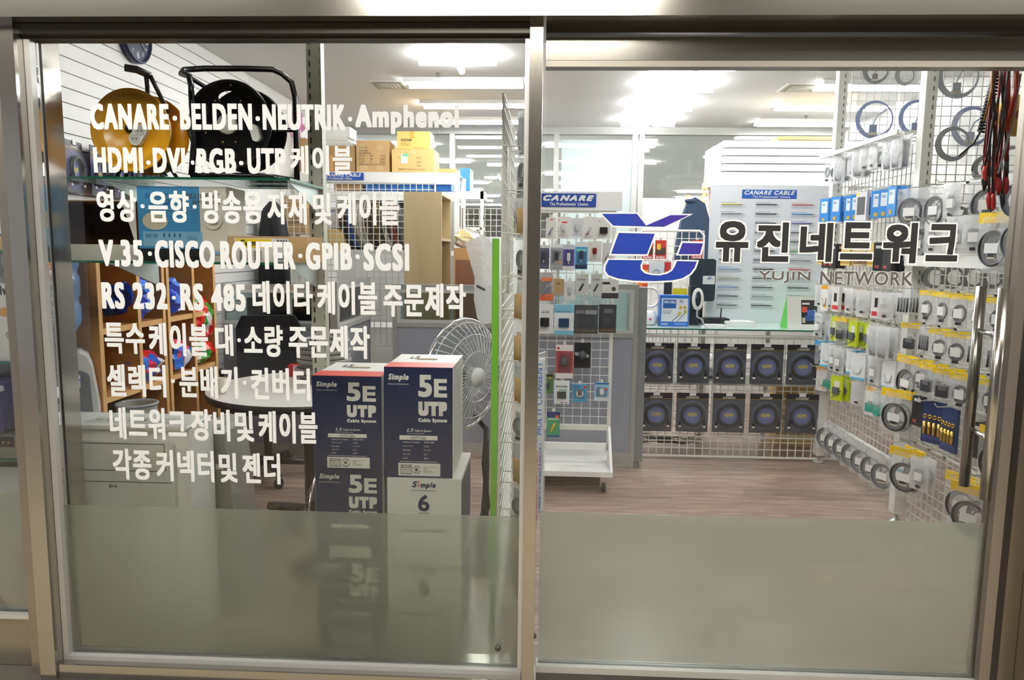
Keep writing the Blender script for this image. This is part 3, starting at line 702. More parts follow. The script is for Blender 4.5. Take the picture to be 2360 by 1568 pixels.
# ------------------------------------------------------------------ cable boxes stacked behind the window
LSN = mat('172650', .4); LSW = mat('e3e3de', .45); LSR = mat('d9433c', .4); LPINK = mat('e0487e')
def handle_slot(t, h, depth):
    b = MB(); cap2 = []
    for i in range(20):
        th = 2 * PI * i / 20; cap2.append((.028 * (1 if math.cos(th) >= 0 else -1) + .01 * math.cos(th), .01 * math.sin(th) + .03))
    b.add([(x, y, h + .0012) for x, y in cap2], [list(range(20))], mat('8b7a58', .7))
    b.tube([(x, y, h + .0012) for x, y in cap2], .0012, mat('b9a98a'), 4, True); part('handle_slot', b, None, t)
def cable_box(rect, Y, kind, label, zb=None, ztop=None, rz=0, depth=.30, grp='cable boxes stacked behind the window'):
    x0, z0, x1, z1 = px_rect(*rect, Y)
    if zb is not None: z0 = zb
    if ztop is not None: z1 = ztop
    w, h = x1 - x0, z1 - z0; y = -depth / 2
    t = thing('cable_box', label, 'box', ((x0 + x1) / 2, Y + depth / 2, z0), rz, grp)
    part('body', MB().box(-w / 2, y, 0, w / 2, -y, h), LSW, t)
    b = MB()
    def tx(s, u0, v0, u1, v1, m, bold=0, sh=0, yy=-.001): b.text(s, -w / 2 + u0 * w, h - v1 * h, -w / 2 + u1 * w, h - v0 * h, y + yy, m, bold, sh)
    def rc(u0, v0, u1, v1, m, yy=-.0008): b.box(-w / 2 + u0 * w, y + yy, h - v1 * h, -w / 2 + u1 * w, y + yy + .0006, h - v0 * h, m)
    if kind == 'navy':
        rc(0, 0, 1, 1, LSN, -.0006)
        tx('Simple', .06, .06, .36, .13, LSW, .03, .25); tx('Structured Cabling System', .06, .145, .36, .16, LSW, .01)
        tx('5', .50, .065, .70, .265, LSW, .035); tx('E', .73, .10, .92, .265, LSW, .035)
        tx('UTP', .50, .305, .92, .435, LSW, .07); tx('Cable System', .50, .455, .92, .50, LSW, .05)
        tx('LS', .33, .55, .43, .58, LSW, .015, .3); tx('Cable & System', .44, .56, .69, .585, LSW, .015); tx('www.lssimple.co.kr', .33, .59, .59, .604, LSW, 0)
        rc(.22, .615, .78, .655, LSW, -.0009); tx('U/UTP Cable', .39, .622, .61, .648, mat('40444c'), .01, 0, -.0013)
        for i, (p_, q_) in enumerate((('Conductor / Insulation', '24AWG / HDPE'), ('Number of pair', '4 Pair'), ('Flame Rate', 'PVC (CM)'), ('Temp. Rate', '75 C'), ('Length', '300 M'))):
            v = .668 + .037 * i; L = len(p_) * .0112
            tx(p_, .27, v, .27 + L, v + .015, LSW); tx(q_, .58, v, .58 + len(q_) * .0125, v + .015, LSW)
        rc(.22, .852, .78, .856, LSW, -.0009)
        rc(.20, .868, .82, .985, LSW, -.0009)
        g = mat('55575c'); yy = -.0012
        for a0 in ((.235, .885, .40, .892), (.235, .963, .40, .97), (.235, .885, .243, .97), (.392, .885, .40, .97)): rc(*a0, g, yy)
        tx('RoHS', .25, .895, .385, .918, g, .04, 0, yy); tx('COMPLIANT', .25, .925, .385, .938, g, .02, 0, yy); tx('2002/95/EC', .25, .943, .385, .957, g, 0, 0, yy)
        b.ring((-w / 2 + .475 * w, y - .0012, h - .927 * h), .055 * w, .006 * w, g, 'Y', 28, 4, .5, 2.9); b.ring((-w / 2 + .475 * w, y - .0012, h - .927 * h), .055 * w, .006 * w, g, 'Y', 28, 4, .5 + PI, 2.9 + PI)
        tx('K', .45, .91, .50, .944, g, .06, 0, yy)
        for i, L in enumerate((.2, .06, .05, .14, .15)): rc(.57, .90 + .013 * i, .57 + L, .905 + .013 * i, mat('9a9a96'), yy)
    else:
        tx('S', .34, .03, .41, .10, LSN, .03, .25); tx('i', .415, .025, .44, .10, LPINK, .03, .25); tx('mple', .45, .04, .66, .12, LSN, .03, .25)
        tx('Structured Cabling System', .33, .128, .66, .145, LSN, .01)
        tx('6', .42, .185, .575, .375, LSN, .022); rc(.42, .395, .57, .40, LSN)
        tx('Category 6 UTP Cable', .24, .58, .76, .625, LSN, .04)
    part('print', b, None, t)
    if kind == 'navy':
        part('red_band', MB().box(-w / 2, y, h, w / 2, y + depth * .34, h + .0008), LSR, t, 'red band across the lid')
        b = MB().text('L5', -w * .28, y + depth * .62, -w * .14, y + depth * .82, h + .0012, mat('555a66'), .02, face='+Z'); part('lid_mark', b, None, t)
    handle_slot(t, h, depth)
    b = MB().box(w / 2, y + .02, h * .05, w / 2 + .0006, -y - .02, h * .95, LSN if kind != 'navy' else mat('d9d9d4', .5))
    b.text('Simple', 0, 0, .001, .001, 0, LSN) if False else None
    part('side_panel', b, None, t)
    return t, w, h
z1L = P(800, 868, Y=2.42).z; hL = z1L / 3
for i, (Yq, rzq, dxq) in enumerate(((2.435, .0, 0), (2.43, .0, 0), (2.42, 0.0, 0))):
    zb_ = i * (hL + .0005)
    nm = ('bottom navy cable box of the left stack resting on the floor', 'middle navy cable box of the left stack behind the frosted film edge', 'top navy cable box of the left stack with bright red lid band')[i]
    cable_box(((729, 1107, 884, 1300), (729, 1107, 882, 1300), (721, 867, 880, 1107))[i], Yq, 'navy', nm, zb_, zb_ + hL)
zt6 = P(960, 1103, Y=2.43).z; z5 = P(960, 847, Y=2.44).z; h6 = zt6 / 2
cable_box((893, 1103, 1062, 1300), 2.44, 'white', 'bottom white cable box of the right stack standing on the floor', 0, h6 - .0005, depth=.34)
cable_box((893, 1103, 1062, 1300), 2.43, 'white', 'white cable box marked with a dark blue six under the navy one', h6, zt6 - .0005, depth=.34)
cable_box((886, 847, 1043, 1083), 2.44, 'navy', 'navy cable box on top of the white boxes, with paler red lid band', zt6, z5, depth=.31)

# ------------------------------------------------------------------ furniture of the left half
# bookcase along the left wall, openings facing the aisle
XFb = -1.76
def by(px, py=780): return P(px, py, X=XFb).y
def bz(px, py): return P(px, py, X=XFb).z
zsh = [bz(240, 758), bz(250, 916)]; zsh = [.12, zsh[1], zsh[0], 1.47]
uA = (by(229), by(320), by(384)); uB = (by(388), by(447), by(500))
for n_, (ya, ym, yb), lb in ((0, uA, 'nearer orange brown bookcase beside the water cooler'), (1, uB, 'farther orange brown bookcase against the left wall')):
    t = thing('bookcase', lb, 'bookcase', (XL + .02, (ya + yb) / 2, 0), 0, 'bookcases along the slat wall')
    L = (yb - ya) / 2 - .001; D = XFb - XL - .02; th = .012
    for nm, q in (('side_panel', -L), ('side_panel', L - 2 * th), ('divider', (ym - (ya + yb) / 2))):
        part(nm, MB().box(0, q, 0, D, q + 2 * th, 1.47, OAK).box(D, q, 0, D + .002, q + 2 * th, 1.47, OAKEDGE), None, t)
    part('back_panel', MB().box(0, -L, 0, .006, L, 1.47), OAK, t)
    for z in zsh:
        part('shelf', MB().box(.006, -L + 2 * th, z - .024, D - .004, L - 2 * th, z, OAK).box(D - .004, -L + 2 * th, z - .024, D - .002, L - 2 * th, z, OAKEDGE), None, t)
def crumple(label, c, s, cols, group, seed, name='snack_bag', cat='bag'):
    rnd = random.Random(seed); vs = []; fs = []; n, k = 14, 9
    for i in range(k + 1):
        ph = PI * i / k
        for j in range(n):
            a = 2 * PI * j / n; q = 1 + rnd.uniform(-.22, .22)
            x = math.copysign(abs(math.cos(a)) ** .6, math.cos(a)) * math.sin(ph) ** .6 * q; y = math.copysign(abs(math.sin(a)) ** .6, math.sin(a)) * math.sin(ph) ** .6 * q
            vs.append((c[0] + s[0] * x, c[1] + s[1] * y, c[2] + s[2] * (math.cos(ph) + 1) * (1 + rnd.uniform(-.12, .0))))
    for i in range(k):
        for j in range(n): fs.append((i * n + j, i * n + (j + 1) % n, (i + 1) * n + (j + 1) % n, (i + 1) * n + j))
    b = MB((c[0], c[1], c[2])); b.add(vs, fs)
    return solo(name, b, foil_mat('foil_' + str(seed), cols), label, cat, group)
BLU = ['1546c8', '0f39b4', '2a63e0', '1238a0', '5a8df0']; RED = ['d3231e', 'e03428', 'c41a1c', 'e8e4e0', '2f9e33']; MIX = ['2b6fd0', 'd92c28', 'e9e6e6', '2457c2', 'dd3a52']
def bagpx(px, zb_, s, cols, lb, seed):
    y = by(px); crumple(lb, (XFb - .085, y, zb_ + .001), (s[0] * .95, s[1] * .9, s[2] * 1.25), cols, 'foil snack bags on the bookcases', seed)
bagpx(340, zsh[2], (.09, .10, .085), BLU, 'blue foil bag on the upper shelf of the nearer bookcase', 1)
bagpx(344, zsh[2] + .17, (.07, .08, .065), BLU, 'blue foil bag heaped on another on the nearer bookcase', 2)
bagpx(338, zsh[2] + .30, (.06, .07, .055), ['2a5fd0', '1b46b8', '8fb0e8'], 'topmost blue foil bag of the heap on the nearer bookcase', 3)
bagpx(418, zsh[2], (.09, .10, .075), BLU, 'blue foil bag on the upper shelf of the farther bookcase', 4)
bagpx(472, zsh[2], (.07, .08, .03), RED, 'flat red foil bag at the back of the upper shelf', 5)
bagpx(480, zsh[1] + .12, (.09, .12, .10), RED, 'red and green foil bags heaped at the back of the middle shelf', 6)
bagpx(420, zsh[1] + .0, (.09, .13, .07), MIX, 'red and white foil bag on the middle shelf of the farther bookcase', 7)
bagpx(352, zsh[1], (.09, .12, .06), MIX, 'red and blue foil bag on the middle shelf of the nearer bookcase', 8)
bagpx(484, zsh[1], (.08, .12, .055), RED[::-1], 'green foil bag low on the middle shelf of the farther bookcase', 9)
bagpx(425, zsh[0] + .03, (.06, .08, .05), ['cc2420', 'e03a30'], 'small red foil bag low in the farther bookcase', 10)
# water cooler with its bottle
c = P(172, 960, Y=2.73); c.x += .02; t = thing('water_cooler', 'white water cooler with rounded top and dispenser recess beside the bookcase', 'water cooler', (c.x - .03, 2.74, 0), .52)
zt_ = P(186, 814, Y=2.66).z; CW = mat('e9eaec', .25); CG = mat('8b8e94', .4); hwc = .095
b = MB(); pts = [(-.145, 0), (hwc, 0), (hwc - .002, zt_ - .22), (hwc - .02, zt_ - .06), (hwc - .035, zt_ - .018), (hwc - .06, zt_), (-.145, zt_)]
b.prism(pts, -.10, .10, CW); part('body', b, None, t)
zr = P(186, 940, Y=2.66).z; zq = P(186, 872, Y=2.66).z
b = MB(); pts = [(-.10 + .0, zr - .03)] + [(-.018 + .085 * math.cos(a), zq + .035 * math.sin(a)) for a in [PI * i / 14 for i in range(14, -1, -1)]] + [(.072, zr - .03)]
b.prism(pts, -.104, -.1, CG); rc_ = part('recess', b, None, t)
b = MB(); b.tube([(.028, -.12, zq + .012), (.028, -.12, zq - .035)], .009, mat('e2e4e8', .2), 10).ring((.028, -.12, zq - .005), .010, .003, mat('2456b8'), 'Z', 14, 6).tube([(.028, -.12, zq - .03), (.02, -.125, zq - .075)], .004, CHROME, 6)
part('cold_tap', b, None, t, 'tap with a blue ring'); b = MB(); b.tube([(-.02, -.12, zq - .005), (-.02, -.12, zq - .05)], .009, mat('e2e4e8', .2), 10).ring((-.02, -.12, zq - .015), .010, .003, mat('c83838'), 'Z', 14, 6)
part('hot_tap', b, None, t, 'tap with a red ring')
b = MB(); b.lathe((-.0, -.1015, zt_ - .075), [(.017, -.0015), (.017, 0)], CG, 'Y', 20); b.text('clean', -.012, zt_ - .08, .012, zt_ - .07, -.1035, mat('444444'), .02); part('badge', b, None, t)
BOT = mat('7fa6d8', .12, alpha=.75, name='blue_bottle')
cb = P(133, 700, Y=2.76); b = MB(); R_ = .088
b.lathe((0, 0, 0), [(.03, .0), (.04, .03), (R_ * .96, .10), (R_, .12), (R_, .17), (R_ * .93, .185), (R_ * .93, .20), (R_, .215), (R_, .28), (R_ * .92, .295), (R_ * .92, .31), (R_, .325), (R_, .38), (R_ * .8, .41), (.02, .415)], None, 'Z', 36)
solo('water_bottle', b, BOT, 'blue ribbed water bottle standing upside down on the water cooler', 'bottle', loc=(cb.x + .01, 2.73, zt_ + .001))
# large white appliance
x0, z0_, x1, z1_ = px_rect(110, 985, 410, 1400, 2.44); xr_ = P(452, 990, Y=2.5).x
t = thing('air_conditioner', 'large off white floor standing air conditioner with control strip behind the lettering', 'air conditioner', ((x0 + xr_) / 2, 2.6, 0))
hx = t.location.x; AW = mat('e4e5de', .4); AW2 = mat('ececea', .35)
zt_ = P(300, 981, Y=2.44).z - .012
part('body', MB().box(x0 - hx, -.155, 0, xr_ - hx, .03, zt_ - .001), mat('efeeea', .45), t)
part('front_panel', MB().bbox(x0 - hx, -.172, .05, x1 - hx, -.156, zt_ - .045, .012, seg=5), AW, t)
b = MB(); g = mat('55564f', .6)
def seam(py): return P(250, py, Y=2.43).z
for py in (1021, 1083, 1109): 
    b.box(x0 - hx + .02, -.1735, seam(py) - .002, (x1 - hx) - (.03 if py == 1021 else (.04 if py == 1083 else .01)), -.172, seam(py), g)
b.box(x1 - hx - .032, -.1735, seam(1083), x1 - hx - .030, -.172, seam(1021), g)
part('groove', b, None, t)
b = MB().bbox(x0 - hx, -.172, zt_, xr_ - hx, .03, zt_ + .012, .005); part('top_cover', b, AW2, t)
b = MB(); q0 = P(190, 967, Y=2.46).x - hx; q1 = P(395, 967, Y=2.46).x - hx
b.box(q0, -.125, zt_ + .012, q1, -.045, zt_ + .0135, mat('cfcfcb')); 
for i in range(5): b.box(q0 + .02 + i * .04, -.1, zt_ + .0135, q0 + .045 + i * .04, -.085, zt_ + .0145, mat('9c9c98'))
b.box(q0 + .16, -.1, zt_ + .0135, q0 + .2, -.08, zt_ + .0145, BLACK); part('control_strip', b, None, t)
p = P(262, 1121, Y=2.426); b = MB(); b.lathe((p.x - hx - .012, -.1735, p.z), [(.006, 0), (.006, .0008)], mat('7d7a78'), 'Y', 18); b.text('LG', p.x - hx - .003, p.z - .0045, p.x - hx + .012, p.z + .0045, -.1735, mat('6a6a68'), .04); part('emblem', b, None, t)
b = MB(); rr_ = random.Random(3)
for i in range(60):
    u = P(190, 1120, Y=2.43).x - hx + rr_.random() ** 2 * .04; v = P(200, 1150, Y=2.43).z + rr_.uniform(-.045, .045); a = rr_.uniform(0, PI)
    b.tube([(u, -.1728, v), (u + .006 * math.cos(a), -.1728, v + .006 * math.sin(a))], .0005, None, 3)
part('crackle_pattern', b, mat('a3a49b'), t)
# dark grey side table/bin beside it
x0 = P(456, 1000, Y=2.62).x
t = thing('heater', 'dark grey slanted panel unit right beside the off white air conditioner', 'appliance', (x0 + .05, 2.74, 0))
p1 = P(482, 985, Y=2.66); 
b = MB(); b.prism([(-.047, 0), (.10, 0), (.035, p1.z - .02), (.02, p1.z), (-.047, p1.z + .01)], -.09, .12, mat('8a8983', .5)); part('body', b, None, t)
part('side_grip', MB().box(.0, -.093, p1.z - .16, .03, -.0905, p1.z - .14), mat('cfcfcb'), t)
# waste bin
c = P(315, 932, Y=2.95); R_ = .08
t = thing('waste_bin', 'round grey waste bin lined with a clear plastic bag behind the air conditioner', 'bin', (c.x, 2.95, 0)); zt_ = c.z
b = MB().lathe((0, 0, 0), [(R_ * .75, 0), (R_ * .97, zt_), (R_ * .90, zt_), (R_ * .7, .02)], None, 'Z', 36); part('bucket', b, mat('77756c', .5), t)
b = MB().lathe((0, 0, 0), [(R_ * 1.0, zt_ - .16), (R_ * 1.12, zt_ - .06), (R_ * 1.0, zt_ - .02), (R_ * 1.04, zt_ + .008), (R_ * .92, zt_ + .004), (R_ * .88, zt_ - .06)], None, 'Z', 36); part('liner', b, BAG, t)
b = MB().ring((0, 0, zt_ + .003), R_ * 1.0, .006, mat('8e9398', .3), 'Z', 36, 6); part('rim', b, None, t)
# round table
TX, TY, TZ, TR = P(692, 905, Z=.72).x, 3.55, .72, .49
t = thing('round_table', 'round white topped meeting table with a thick black rim', 'table', (TX, TY, 0))
part('tabletop', MB().lathe((0, 0, TZ), [(TR - .004, -.012), (TR - .004, 0)], None, 'Z', 72), mat('ebe9e4', .3), t)
part('rim', MB().lathe((0, 0, TZ), [(TR - .03, -.035), (TR - .006, -.034), (TR, -.02), (TR, -.008), (TR - .003, -.0005), (TR - .006, -.013), (TR - .03, -.013)], None, 'Z', 72), mat('2b2728', .4), t)
part('pedestal', MB().tube([(0, 0, .04), (0, 0, TZ - .03)], .04, None, 20), BLACK, t)
for i in range(4):
    a = PI / 4 + i * PI / 2 + .2; part('foot', MB().tube([(0, 0, .07), (.2 * math.cos(a), .2 * math.sin(a), .045), (.36 * math.cos(a), .36 * math.sin(a), .025)], [.04, .032, .022], None, 10), mat('1c1a1b', .4), t)
c = P(516, 900, Y=3.35); solo('paper_cup', MB().lathe((0, 0, 0), [(.022, 0), (.032, .075), (.029, .075), (.02, .004)], None, 'Z', 24), mat('e2dccb', .6), 'small white paper cup near the left edge of the round table', 'cup', loc=(c.x, 3.32, TZ + .0005))
c = P(682, 880, Y=3.8)
t = thing('red_case', 'small red box with a white end on the round table', 'box', (c.x, 3.85, TZ + .0005)); part('body', MB().box(-.05, -.03, 0, .06, .03, .06), mat('b8141c', .35), t); part('white_end', MB().box(-.02, -.032, 0, .005, -.0302, .06), mat('e6e2e2'), t)
# coil of grey conduit on the table
c = P(752, 820, Y=3.75); b = MB(); rq = random.Random(5)
for i in range(9):
    b.ring((rq.uniform(-.008, .008), rq.uniform(-.008, .008), .013 + i * .0245), .125 + rq.uniform(-.006, .008), .0125, None, 'Z', 40, 8)
solo('conduit_coil', b, mat('8c8a86', .35), 'thick coil of grey conduit hose stacked on the round table', 'coil', loc=(c.x, 3.72, TZ + .0005))
# office chairs behind the table
def office_chair(px, Y, rz, label):
    x = P(px, 830, Y=Y).x; t = thing('office_chair', label, 'chair', (x, Y, 0), rz, 'black office chairs at the round table')
    blk = mat('23252b', .6)
    part('seat', MB().bbox(-.23, -.22, .43, .23, .22, .50, .03), blk, t)
    b = MB(); n = 8; vs = []
    for i in range(n + 1):
        u = -.2 + .4 * i / n
        for z, yb_ in ((.58, .2), (.75, .24), (.9, .23), (.98, .20)):
            vs.append((u * (1 if z < .95 else .8), yb_ - .35 * u * u * 1.5, z))
    m_ = 4; vs2 = [(x_, y_ + .04, z_) for x_, y_, z_ in vs]; N = len(vs); fs = []
    for i in range(n):
        for j in range(m_ - 1):
            a = i * m_ + j; fs.append((a, a + m_, a + m_ + 1, a + 1)); fs.append((N + a, N + a + 1, N + a + m_ + 1, N + a + m_))
    for i in range(n): 
        a = i * m_; fs.append((a, N + a, N + a + m_, a + m_)); a = i * m_ + m_ - 1; fs.append((a, a + m_, N + a + m_, N + a))
    for j in range(m_ - 1): fs.append((j, j + 1, N + j + 1, N + j)); a = n * m_ + j; fs.append((a, N + a, N + a + 1, a + 1))
    b.add(vs + vs2, fs, blk); part('backrest', b, None, t)
    part('back_support', MB().tube([(0, .1, .44), (0, .27, .5), (0, .28, .75)], .02, None, 8), BLACK, t)
    part('gas_column', MB().tube([(0, 0, .08), (0, 0, .43)], .025, None, 12), DARKSTEEL, t)
    for s in (-1, 1): part('armrest', MB().tube([(s * .24, .05, .46), (s * .27, .05, .66), (s * .27, -.15, .67)], .016, None, 8), BLACK, t)
    for i in range(5):
        a = 2 * PI * i / 5; q = part('base_arm', MB().tube([(0, 0, .1), (.28 * math.cos(a), .28 * math.sin(a), .07)], [.025, .018], None, 8), BLACK, t)
        part('caster', MB().lathe((.28 * math.cos(a), .28 * math.sin(a) - .02, .03), [(.028, 0), (.028, .04)], None, 'Y', 14), RUB, q)
    return t
ch = office_chair(612, 4.35, .25, 'black office chair behind the round table, left of the conduit coil')
# low dark partition with window strip behind the table
def partition(label, Y, px0, px1, ztop, strips=True, zwin=None, axis='Y', x=None, y0=None, y1=None, cable=False):
    ALU = mat('b7b9b8', .3, .5); 
    if axis == 'Y':
        a, c = P(px0, 800, Y=Y).x, P(px1, 800, Y=Y).x; L = (c - a) / 2
        t = thing('office_partition', label, 'partition', ((a + c) / 2, Y, 0), 0, 'grey office partitions')
    else:
        L = (y1 - y0) / 2; t = thing('office_partition', label, 'partition', (x, (y0 + y1) / 2, 0), PI / 2, 'grey office partitions')
    zw = zwin or ztop - .28
    b = MB().box(-L, -.025, 0, -L + .03, .025, ztop).box(L - .03, -.025, 0, L, .025, ztop).box(-L + .03, -.025, ztop - .035, L - .03, .025, ztop).box(-L + .03, -.025, zw - .03, L - .03, .025, zw).box(-L + .03, -.025, 0.02, L - .03, .025, .10)
    part('frame', b, ALU, t); part('fabric_panel', MB().box(-L + .03, -.018, .10, L - .03, .018, zw - .03), PANELFAB, t)
    part('window_pane', MB().box(-L + .03, -.004, zw, L - .03, .004, ztop - .035), glass_mat('partition_glass', (.62, .68, .68), 1.0), t)
    part('inner_trim', MB().box(-L + .03, -.026, zw, -L + .055, -.0, ztop - .035).box(L - .055, -.026, zw, L - .03, 0, ztop - .035).box(-L + .055, -.026, zw, L - .055, 0, zw + .02).box(-L + .055, -.026, ztop - .055, L - .055, 0, ztop - .035), mat('d2d6d4', .3, .3), t)
    return t
partition('low grey partition with dark window strip behind the round table', 4.75, 505, 745, P(600, 655, Y=4.75).z, zwin=P(600, 745, Y=4.75).z)
partition('grey partition wing running away from the viewer behind the conduit coil', 0, 0, 0, P(860, 640, Y=5.7).z, axis='X', x=P(768, 700, Y=4.8).x, y0=4.8, y1=5.75, zwin=P(860, 728, Y=5.7).z)
YP = P(1000, 1050, Z=0).y
partition('wide grey partition with a pale window frame behind the electric fan', YP, 907, 1150, P(1000, 656, Y=YP).z, zwin=P(1000, 744, Y=YP).z)
# things seen over / through the partition: desk with monitors
t = thing('office_desk', 'dark office desk behind the low partition', 'desk', (-1.76, 5.02, 0)); part('desktop', MB().box(-.3, -.2, .70, .3, .2, .73), mat('4b4540'), t)
for s in (-1, 1): part('leg', MB().box(s * .28 - .015, -.18, 0, s * .28 + .015, .18, .70), mat('3b3836'), t)
for x, lb in ((-1.91, 'black monitor on the office desk, left one'), (-1.59, 'black monitor on the office desk, right one')):
    t = thing('computer_monitor', lb, 'monitor', (x, 5.0, .731), 0, 'monitors on the office desk')
    part('screen', MB().bbox(-.145, -.02, .10, .145, .015, .33, .008), mat('1a1d22', .2), t); part('stand', MB().box(-.03, -.01, .005, .03, .012, .1).box(-.1, -.06, 0, .1, .06, .006), BLACK, t)
t = thing('jacket', 'black jacket hanging on the left wall beside the blue product box', 'jacket', (XL + .13, 5.35, 1.02))
part('body', MB().lathe((0, 0, 0), [(.09, 0), (.13, .05), (.125, .3), (.12, .5), (.09, .66), (.03, .72)], None, 'Z', 20, .85), mat('17181c', .8), t)
part('sleeve', MB().tube([(.05, -.08, .62), (.09, -.1, .4), (.08, -.12, .1)], [.04, .045, .04], None, 10), mat('1a1b20', .8), t)
# ------------------------------------------------------------------ racks and cartons at the back left
YR = 6.1
def Pz(px, py, Y): return P(px, py, Y=Y).z
def Px(px, Y): return P(px, 700, Y=Y).x
ztop = Pz(900, 398, YR); zh = Pz(900, 424, YR)
xl, xr = Px(690, YR), Px(1052, YR)
t = thing('metal_rack', 'tall white steel rack with header board and wire grid at the back left', 'rack', ((xl + xr) / 2, YR, 0)); cx = (xl + xr) / 2; w = (xr - xl) / 2
for s in (-1, 1): part('upright', MB().box(s * w - .02, 0, 0, s * w + .02, .04, ztop), WIRE, t); part('upright', MB().box(s * w - .02, .46, 0, s * w + .02, .5, ztop), WIRE, t)
part('header_board', MB().box(-w + .02, .0, zh, w - .02, .03, ztop - .005), WHITE, t)
part('shelf_board', MB().box(-w, .0, ztop - .004, w, .5, ztop + .004), WHITE, t)
zs_ = [Pz(900, 438, YR) - .04, Pz(900, 577, YR), Pz(900, 625, YR) - .0]
for z in (zs_[1], .75, .3): part('shelf_board', MB().box(-w + .02, .0, z - .04, w - .02, .5, z), WHITE, t)
part('cross_rail', MB().box(-w + .02, .02, Pz(900, 462, YR), w - .02, .04, Pz(900, 441, YR)), WHITE, t)
sx0, sz0, sx1, sz1 = px_rect(742, 398, 838, 415, YR - .01)
sg = MB(); w_, h_ = (sx1 - sx0), sz1 - sz0
tt = thing('brand_sign', 'blue and white sign strip on the header of the back left rack', 'sign', ((sx0 + sx1) / 2, YR - .012, sz0))
part('board', MB().box(-w_ / 2, 0, 0, w_ / 2, .008, h_), mat('2350a8', .4), tt)
put_prints(tt, [('t', .05, .1, .95, .55, 'f4f4f2', 'CANARE CABLE', .02, .35), ('t', .08, .62, .72, .92, 'f4f4f2', "The Professionals' Choice", .01)], w_, h_, 0)
# wire grid screen
gx0, gx1 = Px(640, 5.84), Px(1003, 5.84); gz0, gz1 = Pz(820, 655, 5.84) - .5, Pz(820, 421, 5.84)
t = thing('wire_grid', 'tall white wire grid screen in front of the cable drums', 'wire grid', ((gx0 + gx1) / 2, 5.84, 0))
L = (gx1 - gx0) / 2
part('wire_mesh', MB().grid(-L, gz0, L, gz1, 0, .05, .0028), mat('d9d9d4', .4), t)
part('frame', MB().tube([(-L, 0, 0), (-L, 0, gz1), (L, 0, gz1), (L, 0, 0)], .008, None, 8), mat('c9c9c4', .4), t)
# cable drums in a row seen edge-on
dcol = ['5b4636', '3a3430', '2a5fc0', '8d8270', 'd8d4c8', 'cfcabd', '6a5140', '3e332b', '8a6f3c', '4c3b2f', 'd0c9b8', '5d4a3a', 'a23a30', '3d352e']
dp = None
for i, c_ in enumerate(dcol):
    px = 816 + i * 9.6; x = Px(px, 6.25); R_ = .26
    b = MB().lathe((0, 0, R_), [(R_, -.014), (R_, -.010), (R_ * .62, -.009), (R_ * .62, .009), (R_, .010), (R_, .014)], None, 'X', 32)
    t = thing('cable_drum', 'cable drum standing on edge behind the wire grid, %s from the left' % ORD[i], 'cable drum', (x, 6.36, zs_[1] + .001), -.28, 'cable drums behind the wire grid')
    part('spool', MB().lathe((0, 0, R_), [(R_, -.014), (R_, -.010), (R_ * .5, -.010), (R_ * .5, .010), (R_, .010), (R_, .014)], None, 'X', 32), mat(c_, .4), t)
    part('wound_cable', MB().lathe((0, 0, R_), [(R_ * .9, -.009), (R_ * .9, .009)], None, 'X', 32), mat(dcol[(i * 5 + 3) % 14], .4), t)
xx = 842
for i, (a, c, col_, m_) in enumerate(((841, 917, '', mat('2f7fd6', .4)), (920, 996, '', mat('3487dc', .4)), (999, 1040, '', mat('2b78cf', .4)))):
    carton(('leftmost', 'middle', 'rightmost')[i] + ' of three flat blue boxes under the header board', (a, 425, c, 440), YR + .05, .3, m_, group='blue boxes under the header board', name='blue_box')
carton('small brown carton beside the flat blue boxes under the header board', (770, 424, 836, 439), YR + .05, .3, CARD)
carton('brown carton standing behind the wire grid at the column', (642, 452, 702, 540), 5.88, .2, CARD, [('t', .15, .65, .9, .72, '5d4a2e', 'MADE IN CHINA', .0)])
carton('white box with a blue mark behind the wire grid', (748, 478, 786, 530), 6.16, .2, mat('dcdddc', .5), [('t', .15, .1, .85, .25, '3a4a80', 'NWC', .02)], zb=zs_[1] + .18)
carton('low brown carton behind the wire grid under the white box', (744, 528, 792, 575), 6.14, .3, CARDL, zb=zs_[1] + .001)
def junk(px, py, Y, col, label, i):
    pass
CARD2 = fabric_mat('dark_card', 'a8845a', 'b38f63')
ztr = ztop + .005
def wr(s, u0, v0, u1, v1): return ('t', u0, v0, u1, v1, '5c4c34', s, .0)
carton('brown carton with handwritten shipping lines on top of the rack', (821, 324, 897, 396), 6.12, .3, CARD, [('r', .08, .12, .26, .3, 'cbb07f'), ('r', .62, .12, .82, .3, 'cbb07f'), ('r', .12, .78, .34, .95, 'cbb07f'), ('r', .62, .78, .82, .95, 'cbb07f'), wr('P/O NO', .08, .2, .34, .25), wr('ITEM NO', .08, .30, .36, .35), wr('DESCRIPTION', .08, .38, .45, .43), wr("Q'TY      30         PCS", .08, .46, .88, .52), wr('N.W       46         KGS', .08, .55, .88, .61), wr('G.W       51         KGS', .08, .64, .88, .70), wr('MEAS 54 X 27 X 27 CM', .08, .73, .88, .79)], zb=ztr)
carton('worn brown carton carrying the yellow box on top of the rack', (903, 344, 1000, 396), 6.1, .3, CARDL, [wr("Q'TY", .16, .34, .22, .42), wr('PCS', .60, .34, .70, .42), wr('KGS', .60, .52, .70, .60), wr('KGS', .60, .68, .70, .76), wr('MEASM T 45 X 36 X 22 CM', .16, .84, .78, .92), ('r', .22, .2, .38, .62, 'e8ece8'), ('r', .26, .2, .4, .32, '7cc5a0'), ('r', .46, 0, .56, .2, 'd9bf92')], zb=ztr)
zq_ = Pz(950, 343, 6.1)
